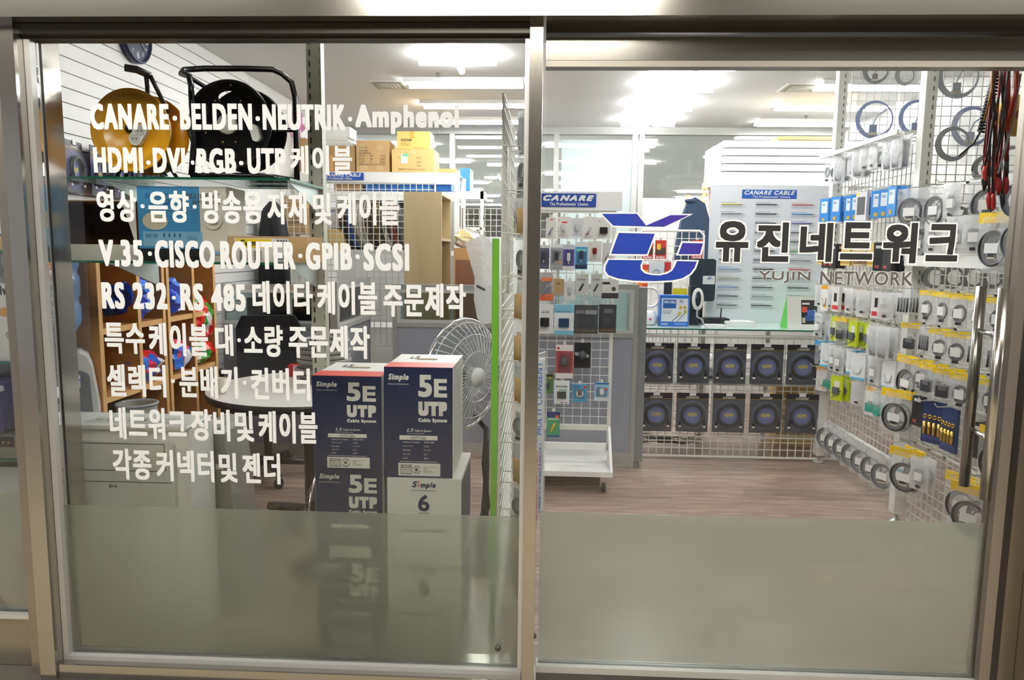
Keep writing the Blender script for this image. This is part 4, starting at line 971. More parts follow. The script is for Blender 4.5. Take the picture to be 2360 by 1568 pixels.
carton('small yellow carton topmost of the pile on the rack', (915, 303, 991, 342), 6.12, .22, mat('efc873', .5), [('r', .38, 0, .52, .4, 'e0a94a'), ('r', .12, .42, .44, .55, '333028'), ('t', .14, .435, .42, .535, 'efc873', 'SONY', .03), ('r', .12, .60, .44, .61, '8a6f3a'), ('r', .12, .82, .44, .83, '8a6f3a'), ('t', .13, .64, .40, .70, '7a6435', 'MODEL KXA', 0), ('t', .13, .72, .42, .78, '7a6435', '800-9088-22', 0), ('t', .52, .9, .8, .96, '55492c', '30 PCS', 0)], zb=zq_ + .001)
carton('plain brown carton with red writing beside the column on the rack', (746, 336, 818, 397), 6.12, .3, CARD2, [('t', .08, .35, .18, .95, 'c8573e', 'I', .05), ('t', .2, .35, .3, .95, 'd9a060', 'I', .05)], zb=ztr)
for i in range(4):
    carton(('lowest', 'second', 'third', 'topmost')[i] + ' white foam tray stacked on the brown carton', (745 + i, 331 - i * 5, 815 - i * 6, 335 - i * 5), 6.14, .26, mat(('d9d8cf', 'e6e5df', 'dddcd4', 'ecece8')[i], .5), zb=Pz(780, 336, 6.12) + .001 + i * .018, name='foam_tray', cat='tray', group='white foam trays on the rack')
carton('white box topmost on the foam trays near the column', (748, 292, 806, 316), 6.14, .22, WHITE, zb=Pz(780, 336, 6.12) + .001 + 4 * .018, name='white_box')
crumple('pink bubble wrap bundle beside the column on the wall rack', (Px(690, 6.2), 6.2, Pz(690, 318, 6.2)), (.06, .1, .12), ['d88fb8', 'e6a8cb', 'cf7fae', 'efc3da'], None, 21, 'bubble_wrap', 'bubble wrap')
carton('brown carton under the pink bubble wrap', (640, 318, 704, 398), 6.25, .3, CARD, zb=ztr)
carton('brown carton half hidden by the black reel frame', (640, 398, 704, 440), 6.4, .3, CARD2)
carton('low tan carton at the right end of the rack top', (1008, 389, 1050, 398), 6.1, .3, CARDL, zb=ztr)
carton('bright blue box at the right end behind the rack', (1060, 388, 1083, 440), 6.9, .3, mat('2f80d8', .35), name='blue_box')
t = thing('metal_rack', 'white steel rack with grey boxes farther right at the back', 'rack', (Px(1080, 6.9), 6.9, 0)); z = Pz(1080, 441, 6.9)
for s in (-1, 1): part('upright', MB().box(s * .12 - .015, 0, 0, s * .12 + .015, .04, z), WIRE, t)
part('shelf_board', MB().box(-.14, 0, z - .07, .14, .35, z), WHITE, t); part('shelf_board', MB().box(-.12, 0, z - .35, .12, .35, z - .33), WHITE, t)
# the tall beige cabinet
x0, z0_, x1, z1_ = px_rect(931, 442, 1018, 700, 5.25)
t = thing('cabinet', 'tall beige wooden cabinet with open shelves on its right side', 'cabinet', ((x0 + x1) / 2, 5.25, 0)); w = (x1 - x0) / 2; d_ = .5
part('side_panel', MB().box(-w, 0, 0, w, .015, z1_), BEIGEWOOD, t)
part('side_panel', MB().box(-w, d_, 0, w, d_ + .015, z1_), BEIGEWOOD, t)
part('back_panel', MB().box(-w, .015, 0, -w + .01, d_, z1_), BEIGEWOOD, t)
for z in (.1, .72, Pz(1000, 552, 5.25), z1_ - .012): part('shelf', MB().box(-w + .01, .015, z - .01, w, d_, z + .01), BEIGEWOOD, t)
t2 = thing('white_rack_basket', 'white wire basket rack right of the beige cabinet', 'wire rack', (Px(1110, 5.9), 5.9, 0)); z1_ = Pz(1110, 481, 5.9)
part('wire_mesh', MB().grid(-.16, .75, .16, z1_, 0, .045, .0025), WIRE, t2); part('frame', MB().tube([(-.16, 0, 0), (-.16, 0, z1_), (.16, 0, z1_), (.16, 0, 0)], .008, None, 8), WIRE, t2)
for i, (px, py) in enumerate(((1095, 500), (1118, 505), (1138, 512))):
    p = P(px, py, Y=5.895); solo('wire_hook', MB().tube([(0, 0, 0), (0, -.14, -.01), (0, -.16, .01)], .003, None, 6), mat('33333a'), 'dark hook on the white wire basket rack, %s from the left' % ORD[i], 'hook', 'dark hooks on the basket rack', loc=p)
carton('small orange brown cabinet behind the milky plastic bag', (1046, 572, 1105, 650), 5.3, .3, mat('8d6046', .5), [('r', 0, 0, 1, .06, 'c89a62'), ('r', 0, 0, .06, 1, 'c89a62')], name='small_cabinet', cat='cabinet', zb=0)
crumple('clear bag of yellow taped packing foam above the small cabinet', (Px(1075, 5.42), 5.44, Pz(1075, 572, 5.3) + .001), (.09, .08, .075), ['e8e8e4', 'f0ead0', 'e9d79a', 'dfe2e2'], None, 31, 'packing_bag', 'bag')
# milky plastic sleeve
p0 = P(1080, 545, Y=3.4); b = MB(); A = [(1071, 560), (1112, 540), (1135, 560), (1135, 742), (1118, 748), (1100, 735), (1092, 690), (1094, 640)]
pts = [(P(x, y, Y=3.4).x - p0.x, P(x, y, Y=3.4).z - p0.z) for x, y in A][::-1]
b.prism(pts, 0, .035, None)
t = thing('plastic_sleeve', 'long milky plastic sleeve leaning on the green rack post above the fan', 'plastic bag', (p0.x, 3.4, p0.z)); part('sleeve', b, BAGW, t)
pa, pc = P(1098, 662, Y=3.395), P(1118, 672, Y=3.395); b = MB(); b.add([(pa.x - p0.x, -.002, pa.z - p0.z), (pc.x - p0.x, -.002, pc.z - p0.z), (pc.x - p0.x, -.002, pc.z - p0.z + .012), (pa.x - p0.x, -.002, pa.z - p0.z + .012)], [(0, 1, 2, 3)])
part('bar_print', b, mat('3f3f42'), t)
# electric fan
c = P(1072, 860, Y=3.1); t = thing('electric_fan', 'large chrome cage standing fan on a black pole', 'fan', (P(1122, 900, Y=3.2).x, 3.22, 0)); R_ = .235
rot = Matrix.Rotation(math.radians(56), 3, 'Z') 
cl = Vector((c.x, 3.05, c.z)) - Vector(t.location)
def fr(p): return tuple(cl + rot @ Vector(p))
b = MB(); NW = 44
for i in range(NW):
    a = 2 * PI * i / NW; pts = [fr((R_ * q * math.cos(a + tw), -dz, R_ * q * math.sin(a + tw))) for q, dz, tw in ((.18, .075, 0), (.45, .074, .1), (.75, .055, .2), (.95, .02, .26), (1, 0, .28))]
    b.tube(pts, .0019, None, 4)
    pts = [fr((R_ * q * math.cos(a), dz, R_ * q * math.sin(a))) for q, dz in ((.2, .08), (.6, .07), (.92, .03), (1, 0))]; b.tube(pts, .0019, None, 4)
for q, dz in ((.45, -.074), (.75, -.055), (.95, -.02), (.6, .07)): b.tube([fr((R_ * q * math.cos(2 * PI * i / 48), dz, R_ * q * math.sin(2 * PI * i / 48))) for i in range(48)], .002, None, 4, True)
part('cage', b, mat('d9dbdc', .25, .4), t)
part('cage_ring', MB().tube([fr((R_ * math.cos(2 * PI * i / 60), 0, R_ * math.sin(2 * PI * i / 60))) for i in range(60)], .008, None, 8, True), CHROME, t)
for j in range(3):
    a0 = j * 2 * PI / 3 + .4; b = MB(); vs = []
    for i in range(7):
        for k2 in range(5):
            q = .1 + .8 * k2 / 4; a = a0 + (i / 6 - .5) * (1.5 - .3 * q); vs.append(fr((R_ * q * math.cos(a), .02 * (i / 3 - 1), R_ * q * math.sin(a))))
    N = len(vs); vs += [(x, y + .002, z) for x, y, z in vs]; fs = []
    for i in range(6):
        for k2 in range(4): a = i * 5 + k2; fs += [(a, a + 5, a + 6, a + 1), (N + a, N + a + 1, N + a + 6, N + a + 5)]
    b.add(vs, fs); part('blade', b, mat('aab0b4', .25, .3), t)
part('hub', MB().tube([fr((0, -.085, 0)), fr((0, -.04, 0))], .038, None, 20), mat('d5d6d6', .3), t)
part('motor_housing', MB().tube([fr((0, .03, 0)), fr((0, .10, 0)), fr((0, .17, 0))], [.06, .06, .035], None, 20), mat('9ea3a8', .3, .3), t)
part('pole', MB().tube([(0, 0, .03), (0, 0, .60)], .012, None, 12).tube([(0, 0, .6), fr((0, .10, -.05))], .012, None, 10), BLACK, t)
part('base', MB().lathe((0, 0, 0), [(.2, 0), (.2, .012), (.1, .03), (.02, .04)], None, 'Z', 36), BLACK, t)
b = MB(); rr_ = random.Random(9)
for i in range(7): b.tube([(rr_.uniform(-.012, .012), -.018, .62), (rr_.uniform(-.022, .012), -.02, .45), (rr_.uniform(-.02, .02), -.02, .25), (rr_.uniform(-.04, .01), -.022, .09)], .004, None, 5)
b.tube([(-.01, -.02, .22), (-.02, -.025, .12), (-.02, -.025, .05)], [.015, .035, .028], None, 8)
part('power_cord', b, mat('1f1f1d', .6), t)
# second fan cage behind the column
c = P(735, 1130, Y=3.0); t = thing('electric_fan', 'second chrome fan cage on the floor behind the navy boxes', 'fan', (c.x, 3.05, 0)); b = MB(); R2 = .2
for i in range(40):
    a = 2 * PI * i / 40; b.tube([(.05 * math.cos(a) - .03, .05 * 0, R2 * .2 * math.sin(a) + .27), (.0 - .02 + .03 * math.cos(a), .1 * math.cos(a), .27 + R2 * .7 * math.sin(a)), (.0, R2 * math.cos(a), .27 + R2 * math.sin(a))], .0013, None, 4)
part('cage', b, mat('d9dbdc', .25, .4), t); part('cage_ring', MB().ring((0, 0, .27), R2, .006, None, 'X', 48, 6), CHROME, t); part('base', MB().lathe((0, 0, 0), [(.14, 0), (.14, .015), (.03, .04), (.02, .08)], None, 'Z', 30), BLACK, t)

# ------------------------------------------------------------------ double-sided rack in the middle (green end post)
GRN = mat('7cc142', .35); XG = P(1140, 800, Y=2.62).x
t = thing('hook_rack', 'rack with a bright green end post and white wire grid behind the mullion', 'rack', (XG, 2.62, 0)); zg = Pz(1140, 550, 2.62)
hw = (P(1148, 800, Y=2.62).x - P(1133, 800, Y=2.62).x) / 2
part('end_post', MB().bbox(-hw, 0, 0, hw, .03, zg, .002), GRN, t)
part('wire_mesh', MB().grid(.03, .05, 1.0, 1.95, hw + .008, .05, .002, axis='X'), WIRE, t)
XM = hw + .008
hk = 0
for z in [1.93 - .155 * i for i in range(12)]:
    for y in ([.06, .20] if z < 1.8 else [.2]):
        part('hook', MB().tube([(XM, y, z), (XM + .10, y, z - .004), (XM + .118, y, z + .012)], .0024, None, 5), WIRE, t)
part('upper_frame', MB().tube([(XM + .02, .1, zg - .2), (XM + .02, .1, Pz(1155, 342, 2.72))], .006, None, 8).tube([(XM + .07, .45, 1.0), (XM + .07, .45, 2.0)], .005, None, 8).tube([(XM, .1, 1.185), (XM + .12, .1, 1.185)], .006, None, 8), WIRE, t)
part('rear_post', MB().box(-hw, 1.0, 0, hw, 1.03, 2.0), WIRE, t)

# ------------------------------------------------------------------ hanging goods: prototypes
def bag_proto(label, cat, w, h, cable, header=None, inner='coil', film=BAG, th=.012, name='cable_bag', slip=None):
    """a polybag hanging from its top middle, face towards -Y"""
    t = thing(name, label, cat)
    n = 8; vs = []; fs = []; rq = random.Random(hash((w, h, cable, inner)) & 255 if False else int(w * 1000 + h * 777))
    for i in range(n + 1):
        v = i / n; bulge = math.sin(PI * min(1, v * 1.05)) ** .6 * th
        for x in (-w / 2, -w / 6, w / 6, w / 2):
            e = 1 if abs(x) < w / 3 else .15
            vs.append((x + rq.uniform(-.002, .002), -bulge * e - .001, -h * v))
    N = len(vs); vs += [(x, -y, z) for x, y, z in vs]
    for i in range(n):
        for j in range(3):
            a = i * 4 + j; fs.append((a, a + 1, a + 5, a + 4)); fs.append((N + a, N + a + 4, N + a + 5, N + a + 1))
    part('bag', MB().add(vs, fs, None, True), film, t)
    b = MB(); m = mat(cable, .4); r0 = min(w * .34, h * .26); cz = -h * .58
    if inner == 'coil':
        for q in range(3): b.ring((0, -.003 + .003 * q, cz), r0 - .004 * q, .0042, m, 'Y', 26, 6, sx=.85)
        b.box(-w * .12, -.009, -h * .92, w * .1, .002, -h * .84, mat('2a2a2c'))
    elif inner == 'ring':
        for q in range(4): b.ring((0, -.007 + .004 * q, cz), w * .40 - .004 * q, .0055, m, 'Y', 32, 6)
        b.tube([(0, -.005, cz - .01), (w * .12, -.006, cz + .03), (w * .3, -.004, cz + .05)], .003, m, 6); b.box(-w * .1, -.012, cz - w * .2, w * .08, .004, cz - .01, m); b.box(-w * .12, -.01, cz - w * .25, w * .1, .002, cz - w * .2, mat('d8cfb0', .3))
    elif inner == 'plugs':
        for q in range(4):
            x = -w * .3 + w * .2 * q; b.tube([(x, -.004, -h * .35), (x + .004, -.006, -h * .6), (x, -.004, -h * .88)], .0055, m, 7)
    elif inner == 'adapter':
        b.bbox(-w * .28, -.012, -h * .85, w * .25, .006, -h * .5, .006, m); b.box(-w * .1, -.01, -h * .5, w * .1, .002, -h * .42, mat('b9b9b4', .3, .6))
    elif inner == 'bunch':
        for q in range(5): b.tube([(-w * .3 + w * .15 * q, -.004, -h * .15), (-w * .35 + w * .17 * q, -.004 - .002 * (q % 2), -h * .55), (-w * .2 + w * .1 * q, -.004, -h * .95)], .0045, m, 6)
    part('contents', b, None, t)
    if header:
        part('header_card', MB().box(-w / 2, -.004, -h * .16, w / 2, .004, .004), mat(header, .35), t)
    if slip: part('paper_slip', MB().box(-w * .2, -th - .001, cz - .02, w * .2, -th - .0006, cz + .02), mat('f0f0ee'), t)
    return t
def card_proto(label, cat, w, h, c, prints=(), th=.012, prod=None, name='boxed_accessory', blister=False):
    t = thing(name, label, cat)
    part('card', MB().box(-w / 2, -th / 2, -h, w / 2, th / 2, -.0), c if not isinstance(c, str) else mat(c, .4), t)
    if prints:
        q = put_prints(t, prints, w, h, -th / 2)
        q.location = (0, 0, -h)
    if prod:
        b = MB(); k = prod[0]; m = mat(prod[1], .3); y = -th / 2
        if k == 'mouse': b.lathe((0, y - .002, -h * .5), [(w * .30, 0), (w * .27, -.012), (w * .15, -.02), (.001, -.022)], m, 'Y', 24, .8)
        if k == 'block': b.bbox(-w * .26, y - .012, -h * .75, w * .26, y, -h * .45, .004, m)
        if k == 'stick': b.tube([(-w * .2, y - .004, -h * .8), (w * .12, y - .004, -h * .45)], w * .08, m, 8)
        if k == 'plug': b.bbox(-w * .14, y - .012, -h * .62, w * .14, y, -h * .32, .004, m).box(-w * .06, y - .008, -h * .74, w * .06, y, -h * .62, mat('c9c9c9', .3, .5))
        if k == 'coil': b.ring((0, y - .004, -h * .6), w * .26, .004, m, 'Y', 26, 6)
        if k == 'lead': b.tube([(-w * .3, y - .003, -h * .5), (-w * .1, y - .003, -h * .8), (w * .15, y - .003, -h * .75), (w * .25, y - .003, -h * .5)], .003, m, 6)
        part('product', b, None, t)
    if blister: part('blister', MB().bbox(-w * .4, -th / 2 - .024, -h * .85, w * .4, -th / 2, -h * .22, .01), BLISTER, t)
    return t

# goods on the middle rack (seen in the gap left of the mullion)
prm = [bag_proto('', 'cable bag', .10, .17, '2a2a2e', None, 'bunch', BAGW), bag_proto('', 'cable bag', .09, .15, '3a3a40', None, 'coil'), bag_proto('', 'cable bag', .08, .19, '1d1d1f', None, 'plugs'), bag_proto('', 'cable bag', .09, .17, 'b98f3a', None, 'plugs')]
used = set()
def put(proto, loc, rz, label, group, name=None):
    if proto.name not in used:
        used.add(proto.name); proto.location = loc; proto.rotation_euler = (0, 0, rz); proto['label'] = label; proto['group'] = group; return proto
    return dup(proto, loc, rz, label, group)
k = 0
for i, z in enumerate([1.93 - .155 * i for i in range(12)]):
    for y in ([.06, .20] if z < 1.8 else [.2]):
        for q in range(1):
            pr = prm[k % 4] if i != 5 else prm[3]; k += 1
            put(pr, (XG + XM + .07 + .02 * q, 2.62 + y, z - .006), -1.2 + .5 * random.random(), 'clear cable bag, %s hook row of the green post rack, %s' % (ORD[i], 'window side' if y < .1 else 'far side'), 'cable bags on the green post rack')
# long power strip packs
for i, (px, py0, py1, c_, tx_) in enumerate(((1246, 815, 1180, '1f6fd0', 'MULTI CONSENT'), (1234, 1025, 1205, 'd8342c', 'MULTI CONSENT'))):
    Y = 2.66 - .05 * i; a, c = P(px, py0, Y=Y), P(px, py1, Y=Y); h = a.z - c.z; w = .034
    t = thing('power_strip_pack', 'long power strip in a clear sleeve with %s lettering hanging beside the mullion' % ('blue' if i == 0 else 'red'), 'power strip', (a.x, Y, a.z), -.35 * (1 - i))
    part('strip', MB().bbox(-w * .36, 0, -h, w * .36, .02, -.02, .004), mat('e4e7ec' if i == 0 else 'f0d9d8', .4), t)
    part('sleeve', MB().box(-w / 2, -.004, -h - .03, w / 2, .024, 0), BAG, t)
    b = MB(); vs, fs = glyphs(tx_ + '  ' + tx_, .02); A = np.array(vs); mn, mx = A.min(0), A.max(0)
    b.add([(-(p[1] - mn[1]) / (mx[1] - mn[1]) * w * .6 + w * .3, -.006, -h + (p[0] - mn[0]) / (mx[0] - mn[0]) * h * .95) for p in vs], fs, mat(c_))
    part('lettering', b, None, t)
    part('hanging_hook', MB().tube([(0, .05, .0), (0, -.02, .0), (.0, -.03, .012)], .0025, None, 6), WIRE, t)

# ------------------------------------------------------------------ gondola in front of the partition
YG = 4.38; gx0, gx1 = Px(1215, YG), Px(1415, YG); zt_ = Pz(1330, 442, YG); zb_ = Pz(1330, 485, YG); zm = Pz(1330, 980, YG)
t = thing('display_stand', 'white wheeled display stand with wire grid and shelf base', 'display stand', ((gx0 + gx1) / 2, YG, 0)); w = (gx1 - gx0) / 2
hw_ = Px(1427, YG) - t.location.x
part('header_board', MB().box(-w, -.01, zb_, hw_ , .01, zt_), WHITE, t)
part('frame', MB().box(-w, 0, .18, -w + .02, .03, zb_).box(w - .02, 0, .18, w, .03, zb_).box(-w + .02, 0, zm - .03, w - .02, .02, zm).box(-w + .02, 0, zb_ - .015, w - .02, .02, zb_), POSTW, t)
part('wire_mesh', MB().grid(-w + .02, zm, w - .02, zb_ - .01, .01, .052, .0022), WIRE, t)
part('base_shelf', MB().box(-w, -.22, .10, w, .3, .13).box(-w, .0, .20, w, .03, .24), WHITE, t)
part('side_brace', MB().add([(w - .015, 0, .35), (w - .015, -.22, .13), (w - .015, .03, .13), (w, 0, .35), (w, -.22, .13), (w, .03, .13)], [(0, 1, 2), (5, 4, 3), (0, 3, 4, 1), (1, 4, 5, 2), (2, 5, 3, 0)]), WHITE, t)
for sx in (-1, 1):
    for sy in (-.18, .26):
        q = part('caster', MB().lathe((sx * (w - .05) - .012, sy, .035), [(.035, 0), (.035, .024)], None, 'X', 22), RUB, t); part('caster_fork', MB().box(sx * (w - .05) - .02, sy - .02, .035, sx * (w - .05) + .02, sy + .02, .10), CHROME, q)
x0, z0_, x1, z1_ = px_rect(1248, 446, 1374, 477, YG - .02); w_, h_ = x1 - x0, z1_ - z0_
tt = thing('brand_sign', 'blue sign plate with white italic lettering on the display stand header', 'sign', ((x0 + x1) / 2, YG - .016, z0_))
part('plate', MB().bbox(-w_ / 2, 0, 0, w_ / 2, .004, h_, .005), mat('26479c', .35), tt); put_prints(tt, [('t', .03, .12, .96, .56, 'f2f2f0', 'CANARE', .06, .35), ('t', .15, .66, .85, .9, 'f2f2f0', "The Professionals' Choice", .02)], w_, h_, 0)
def goods(rect, label, col, prints=(), prod=None, blister=False, cat='accessory', rz=0, Y=YG - .06, th=.012, name='accessory_pack', group='packs on the display stand', bag=False):
    x0, z0, x1, z1 = px_rect(*rect, Y); w, h = x1 - x0, z1 - z0
    t = card_proto(label, cat, w, h, col, prints, th, prod, name, blister); t.location = ((x0 + x1) / 2, Y, z1); t.rotation_euler = (0, 0, rz); t['group'] = group
    part('hang_tab', MB().box(-.008, -.004, -.004, .008, .002, .018), mat('e6e6e4', .3), t)
    part('hook', MB().tube([(0, .055, .012), (0, -.03, .012), (0, -.04, .02)], .002, None, 5), WIRE, t)
    if bag: part('bag', MB().box(-w * .53, -th / 2 - .006, -h * 1.02, w * .53, -th / 2 - .004, .0), BAG, t)
    return t
WP = 'eceae6'; tl = lambda c, s, u0, v0, u1, v1: ('t', u0, v0, u1, v1, c, s, .02)
gl = lambda n: [('r', .12, .80 + .05 * i, .12 + (.5, .7)[i % 2], .82 + .05 * i, 'b9b7b4') for i in range(n)]
goods((1258, 502, 1282, 551), 'white boxed charger, leftmost of the top row on the display stand', WP, [('r', .4, .06, .7, .12, 'e06a4a')] + gl(3), ('stick', '8f97b5'))
goods((1284, 500, 1315, 550), 'white box with red strip, second in the top row of the display stand', WP, [('r', .35, .22, .75, .29, 'cf2f35'), ('d', .1, .12, .22, .2, 'e3a7a7')] + gl(3), ('plug', 'dcdcdc'))
goods((1316, 503, 1343, 547), 'white polybag pack in the middle of the display stand top row', 'e9ebec', gl(2), ('plug', 'c9ccd0'), bag=True)
goods((1343, 500, 1374, 552), 'white box showing a slanted plug, fourth in the top row of the display stand', WP, [('r', .1, .75, .5, .77, 'dd6a60')] + gl(3), ('stick', 'b9b9bb'))
goods((1374, 502, 1408, 551), 'white box with black and orange plug at the right end of the top row', WP, [('d', .15, .12, .28, .2, 'e3a7a7')] + gl(3), ('block', '2a2422'))
goods((1240, 565, 1266, 620), 'dark charger in grey blister at the left end of the second row', '5b5f78', [('r', 0, 0, 1, .12, 'e6e6e6')], ('plug', '1d1d28'), True)
goods((1268, 563, 1297, 623), 'grey pack with black car charger, second in the second row', 'a9adb0', [('r', 0, 0, 1, .13, 'eef0f0'), ('r', .6, .66, .95, .72, 'e88a2a')] + gl(2), ('plug', '1c1c1e'), True)
goods((1297, 564, 1324, 624), 'purple pack with white car charger in the second row', '5d57a5', [('r', 0, 0, 1, .18, 'c9cdd6'), ('r', 0, .82, 1, 1, 'e8e8ea')], ('plug', 'e9e9ee'), True)
goods((1325, 558, 1354, 621), 'bright blue pack with coloured lights in the second row', '4aa0d8', [('r', 0, 0, 1, .18, 'eef0f0'), ('r', .05, .82, .95, .97, '2c3a55'), ('r', .1, .25, .9, .35, '6fd0c0')], ('plug', '15254a'), True)
goods((1355, 556, 1386, 604), 'white box with small dark red plug in the second row', WP, [('d', .1, .1, .22, .2, 'd9a7a7')] + gl(3), ('plug', '7a1f22'))
goods((1388, 560, 1412, 608), 'pale cable box at the right end of the second row', 'dcd9da', gl(2), ('stick', 'a9a6b0'))
goods((1240, 628, 1275, 694), 'orange and grey stick adapter blister at the left of the third row', 'b9b7b4', [('r', .25, .18, .95, .3, 'e87a3a'), ('o', .05, .12, .3, .27, 'e06a30'), ('r', 0, .75, 1, .98, 'e2683a')], ('stick', '8c9098'), True)
goods((1276, 643, 1300, 681), 'small brown paper pack in the third row', 'b59870', [tl('6b4f33', 'Cmi', .3, .2, .6, .35)] + gl(2))
goods((1300, 648, 1326, 692), 'small white zip pouch with a usb plug in the third row', 'ececec', [], ('plug', 'bfc2c6'), bag=True)
goods((1326, 632, 1356, 680), 'card reader pouch with green slip in the third row, left one', 'd9dad6', [('r', .75, 0, .95, .1, '9ac44a'), tl('444444', 'Card Reader', .15, .2, .8, .3)], ('stick', '2a2a2c'), bag=True)
goods((1362, 632, 1387, 681), 'card reader pouch with green slip in the third row, right one', 'd9dad6', [('r', .75, 0, .95, .1, '9ac44a'), tl('444444', 'Card Reader', .15, .2, .8, .3)], ('stick', '2a2a2c'), bag=True)
goods((1386, 643, 1425, 688), 'black and white adapter box at the right end of the third row', 'e3e2e0', [('r', 0, .72, 1, 1, '3a3436'), ('r', .05, .16, .5, .28, '3d3a3a'), ('d', .6, .4, .85, .62, '4a4d38')])
goods((1236, 702, 1275, 769), 'white box with black usb hub and lead, left of the fourth row', 'e9e8e8', [tl('6a7a9a', 'Smart HUB', .3, .22, .75, .29)] + gl(3), ('block', '1d1d1f'))
goods((1277, 702, 1322, 772), 'light blue and white phone lead box in the fourth row', 'e8edf0', [('r', 0, 0, 1, .27, '7fc0dc'), ('r', 0, .86, 1, 1, '7fc0dc'), tl('2f6a8c', 'Camera USB 2.0 Hub', .1, .2, .8, .25)], ('block', '27405f'))
goods((1323, 703, 1378, 769), 'wide dark grey drive pack in the fourth row', '4a4c4e', [('r', .06, .18, .4, .3, '75797c'), ('r', .45, .18, .95, .32, '8f959a'), ('r', .06, .86, .9, .95, '6b5a48')], ('block', '2b2c2e'), True)
goods((1380, 702, 1420, 767), 'narrow dark grey drive pack at the right of the fourth row', '3c3d40', [('r', .3, .15, .8, .3, '64686c'), ('r', .06, .88, .9, .95, '7a5a3c')], ('block', '232426'), True)
goods((1281, 795, 1320, 872), 'red and white boxed black mouse on the display stand', 'b04a4a', [('r', 0, 0, 1, .18, 'efeceb'), ('r', 0, .84, 1, 1, 'efeceb'), ('d', .05, .06, .22, .14, 'c22f38')], ('mouse', '4c4444'), True)
goods((1323, 790, 1361, 848), 'black boxed mouse with angled body beside the red one', '1d1e22', [('r', 0, .82, 1, 1, '2c2222'), ('l', .05, .5, .9, .6, '9aa0a4', .02)], ('mouse', '4a4d55'))
goods((1240, 862, 1275, 906), 'green card reader pack low on the display stand', '5e8a40', [('r', 0, 0, 1, .13, '2c2e2b'), ('d', .7, .15, .85, .25, 'd9c23a')], ('block', '34423a'), True)
goods((1275, 878, 1314, 931), 'blue edged white pack with memory card reader', 'e9edf0', [('r', 0, 0, .04, 1, '3a86c4'), ('r', .96, 0, 1, 1, '3a86c4'), tl('222222', 'USB 2.0 Card Reader', .15, .2, .85, .27), ('r', .32, .38, .8, .41, '3da060'), ('r', .45, .92, .58, .96, '7a5aa0'), ('r', .7, .92, .82, .96, 'd0405a')], ('block', '4a5048'))
goods((1319, 886, 1353, 926), 'round cornered blue bluetooth dongle pack', '5aa7d0', [tl('2a5f9a', 'Bluetooth', .05, .06, .5, .18), ('d', .72, .08, .97, .22, 'd0423a'), ('d', .25, .32, .75, .75, 'eef2f4')], ('plug', '6a604e'), True)
goods((1370, 882, 1403, 924), 'small blue and white dongle pack at the right of its row', '9cc6e2', [('r', 0, 0, 1, .1, '3a6fa8'), ('d', .7, .3, .95, .42, 'd0423a'), ('r', 0, .8, 1, 1, 'dfe8ee')], ('plug', 'e9ece8'), True)
goods((1260, 949, 1290, 1007), 'lowest pack on the display stand, yellow wire tool on green card', '4f9a70', [('r', 0, 0, 1, .22, '2c3a78'), ('d', .65, .12, .92, .26, 'e0703a'), ('r', .1, .27, .9, .31, 'd0dccd'), ('r', 0, .93, 1, 1, '2c5a88')], ('stick', 'e2b42a'))

# ------------------------------------------------------------------ grey partition beside the counter
partition('narrow grey partition end beside the display stand and the counter', 4.72, 1230, 1468, P(1440, 655, Y=4.72).z, zwin=P(1440, 768, Y=4.72).z)
t = thing('office_partition', 'dark grey end post of the partition next to the counter', 'partition', (Px(1464, 4.72) + .02, 4.76, 0)); part('post', MB().box(-.01, -.05, .04, .055, .05, P(1440, 662, Y=4.72).z), mat('86888a', .5), t); part('foot', MB().lathe((.02, 0, 0), [(.03, 0), (.012, .04)], None, 'Z', 12), mat('9aa0a0', .3), t)

# ------------------------------------------------------------------ counter
YC = 4.96; cx0, cx1 = Px(1470, YC), 2.2; zc = Pz(1650, 757, YC); zg1 = Pz(1650, 764, YC)
t = thing('counter', 'glass topped sales counter fronted by a white wire grid', 'counter', ((cx0 + cx1) / 2, YC, 0)); w = (cx1 - cx0) / 2
part('counter_top', MB().box(-w, -.03, zc - .012, w, .52, zc), mat('c9ddd8', .08), t)
part('glass_edge', MB().box(-w, -.0312, zc - .010, w, -.0302, zc - .002), GLASSEDGE, t)
part('wire_mesh', MB().grid(-w, .02, w, zg1 - .045, 0, .052, .0028), WIRE, t)
part('frame', MB().tube([(-w, 0, .015), (-w, 0, zg1 - .03), (w, 0, zg1 - .03), (w, 0, .015)], .010, None, 8, True), WIRE, t)
for z in (zg1 - .10, Pz(1650, 888, YC), Pz(1650, 1008, YC)): part('hook_rail', MB().box(-w, -.012, z, w, -.004, z + .012), WIRE, t)
for s in (-.98, -.3, .3): part('leg', MB().box(s * w - .015, .48, 0, s * w + .015, .51, zc - .012), WIRE, t)
part('back_shelf', MB().box(-w + .02, .06, Pz(1650, 890, YC), w, .5, Pz(1650, 886, YC)), WHITE, t)
xs_ = [1478, 1561, 1645, 1730, 1813]
pk = None
for r_, (y0, y1) in enumerate(((791, 882), (905, 998))):
    for i, x in enumerate(xs_):
        x0, z0_, x1, z1_ = px_rect(x - r_ * 3, y0 + i, x - r_ * 3 + 74, y1 + i, YC - .05)
        lb = 'blue and black cable pack, %s from the left, %s row of the counter' % (ORD[i], ('upper', 'lower')[r_])
        if pk is None: pk = cable_pack(x1 - x0, z1_ - z0_, lb, ((x0 + x1) / 2, YC - .05, z1_)); HP = (z1_ - z0_)
        else: dup(pk, ((x0 + x1) / 2, YC - .05, z1_ - HP * .55), (.03, -.02, 0, .04, -.03)[i] * (1 if r_ else -1), lb)
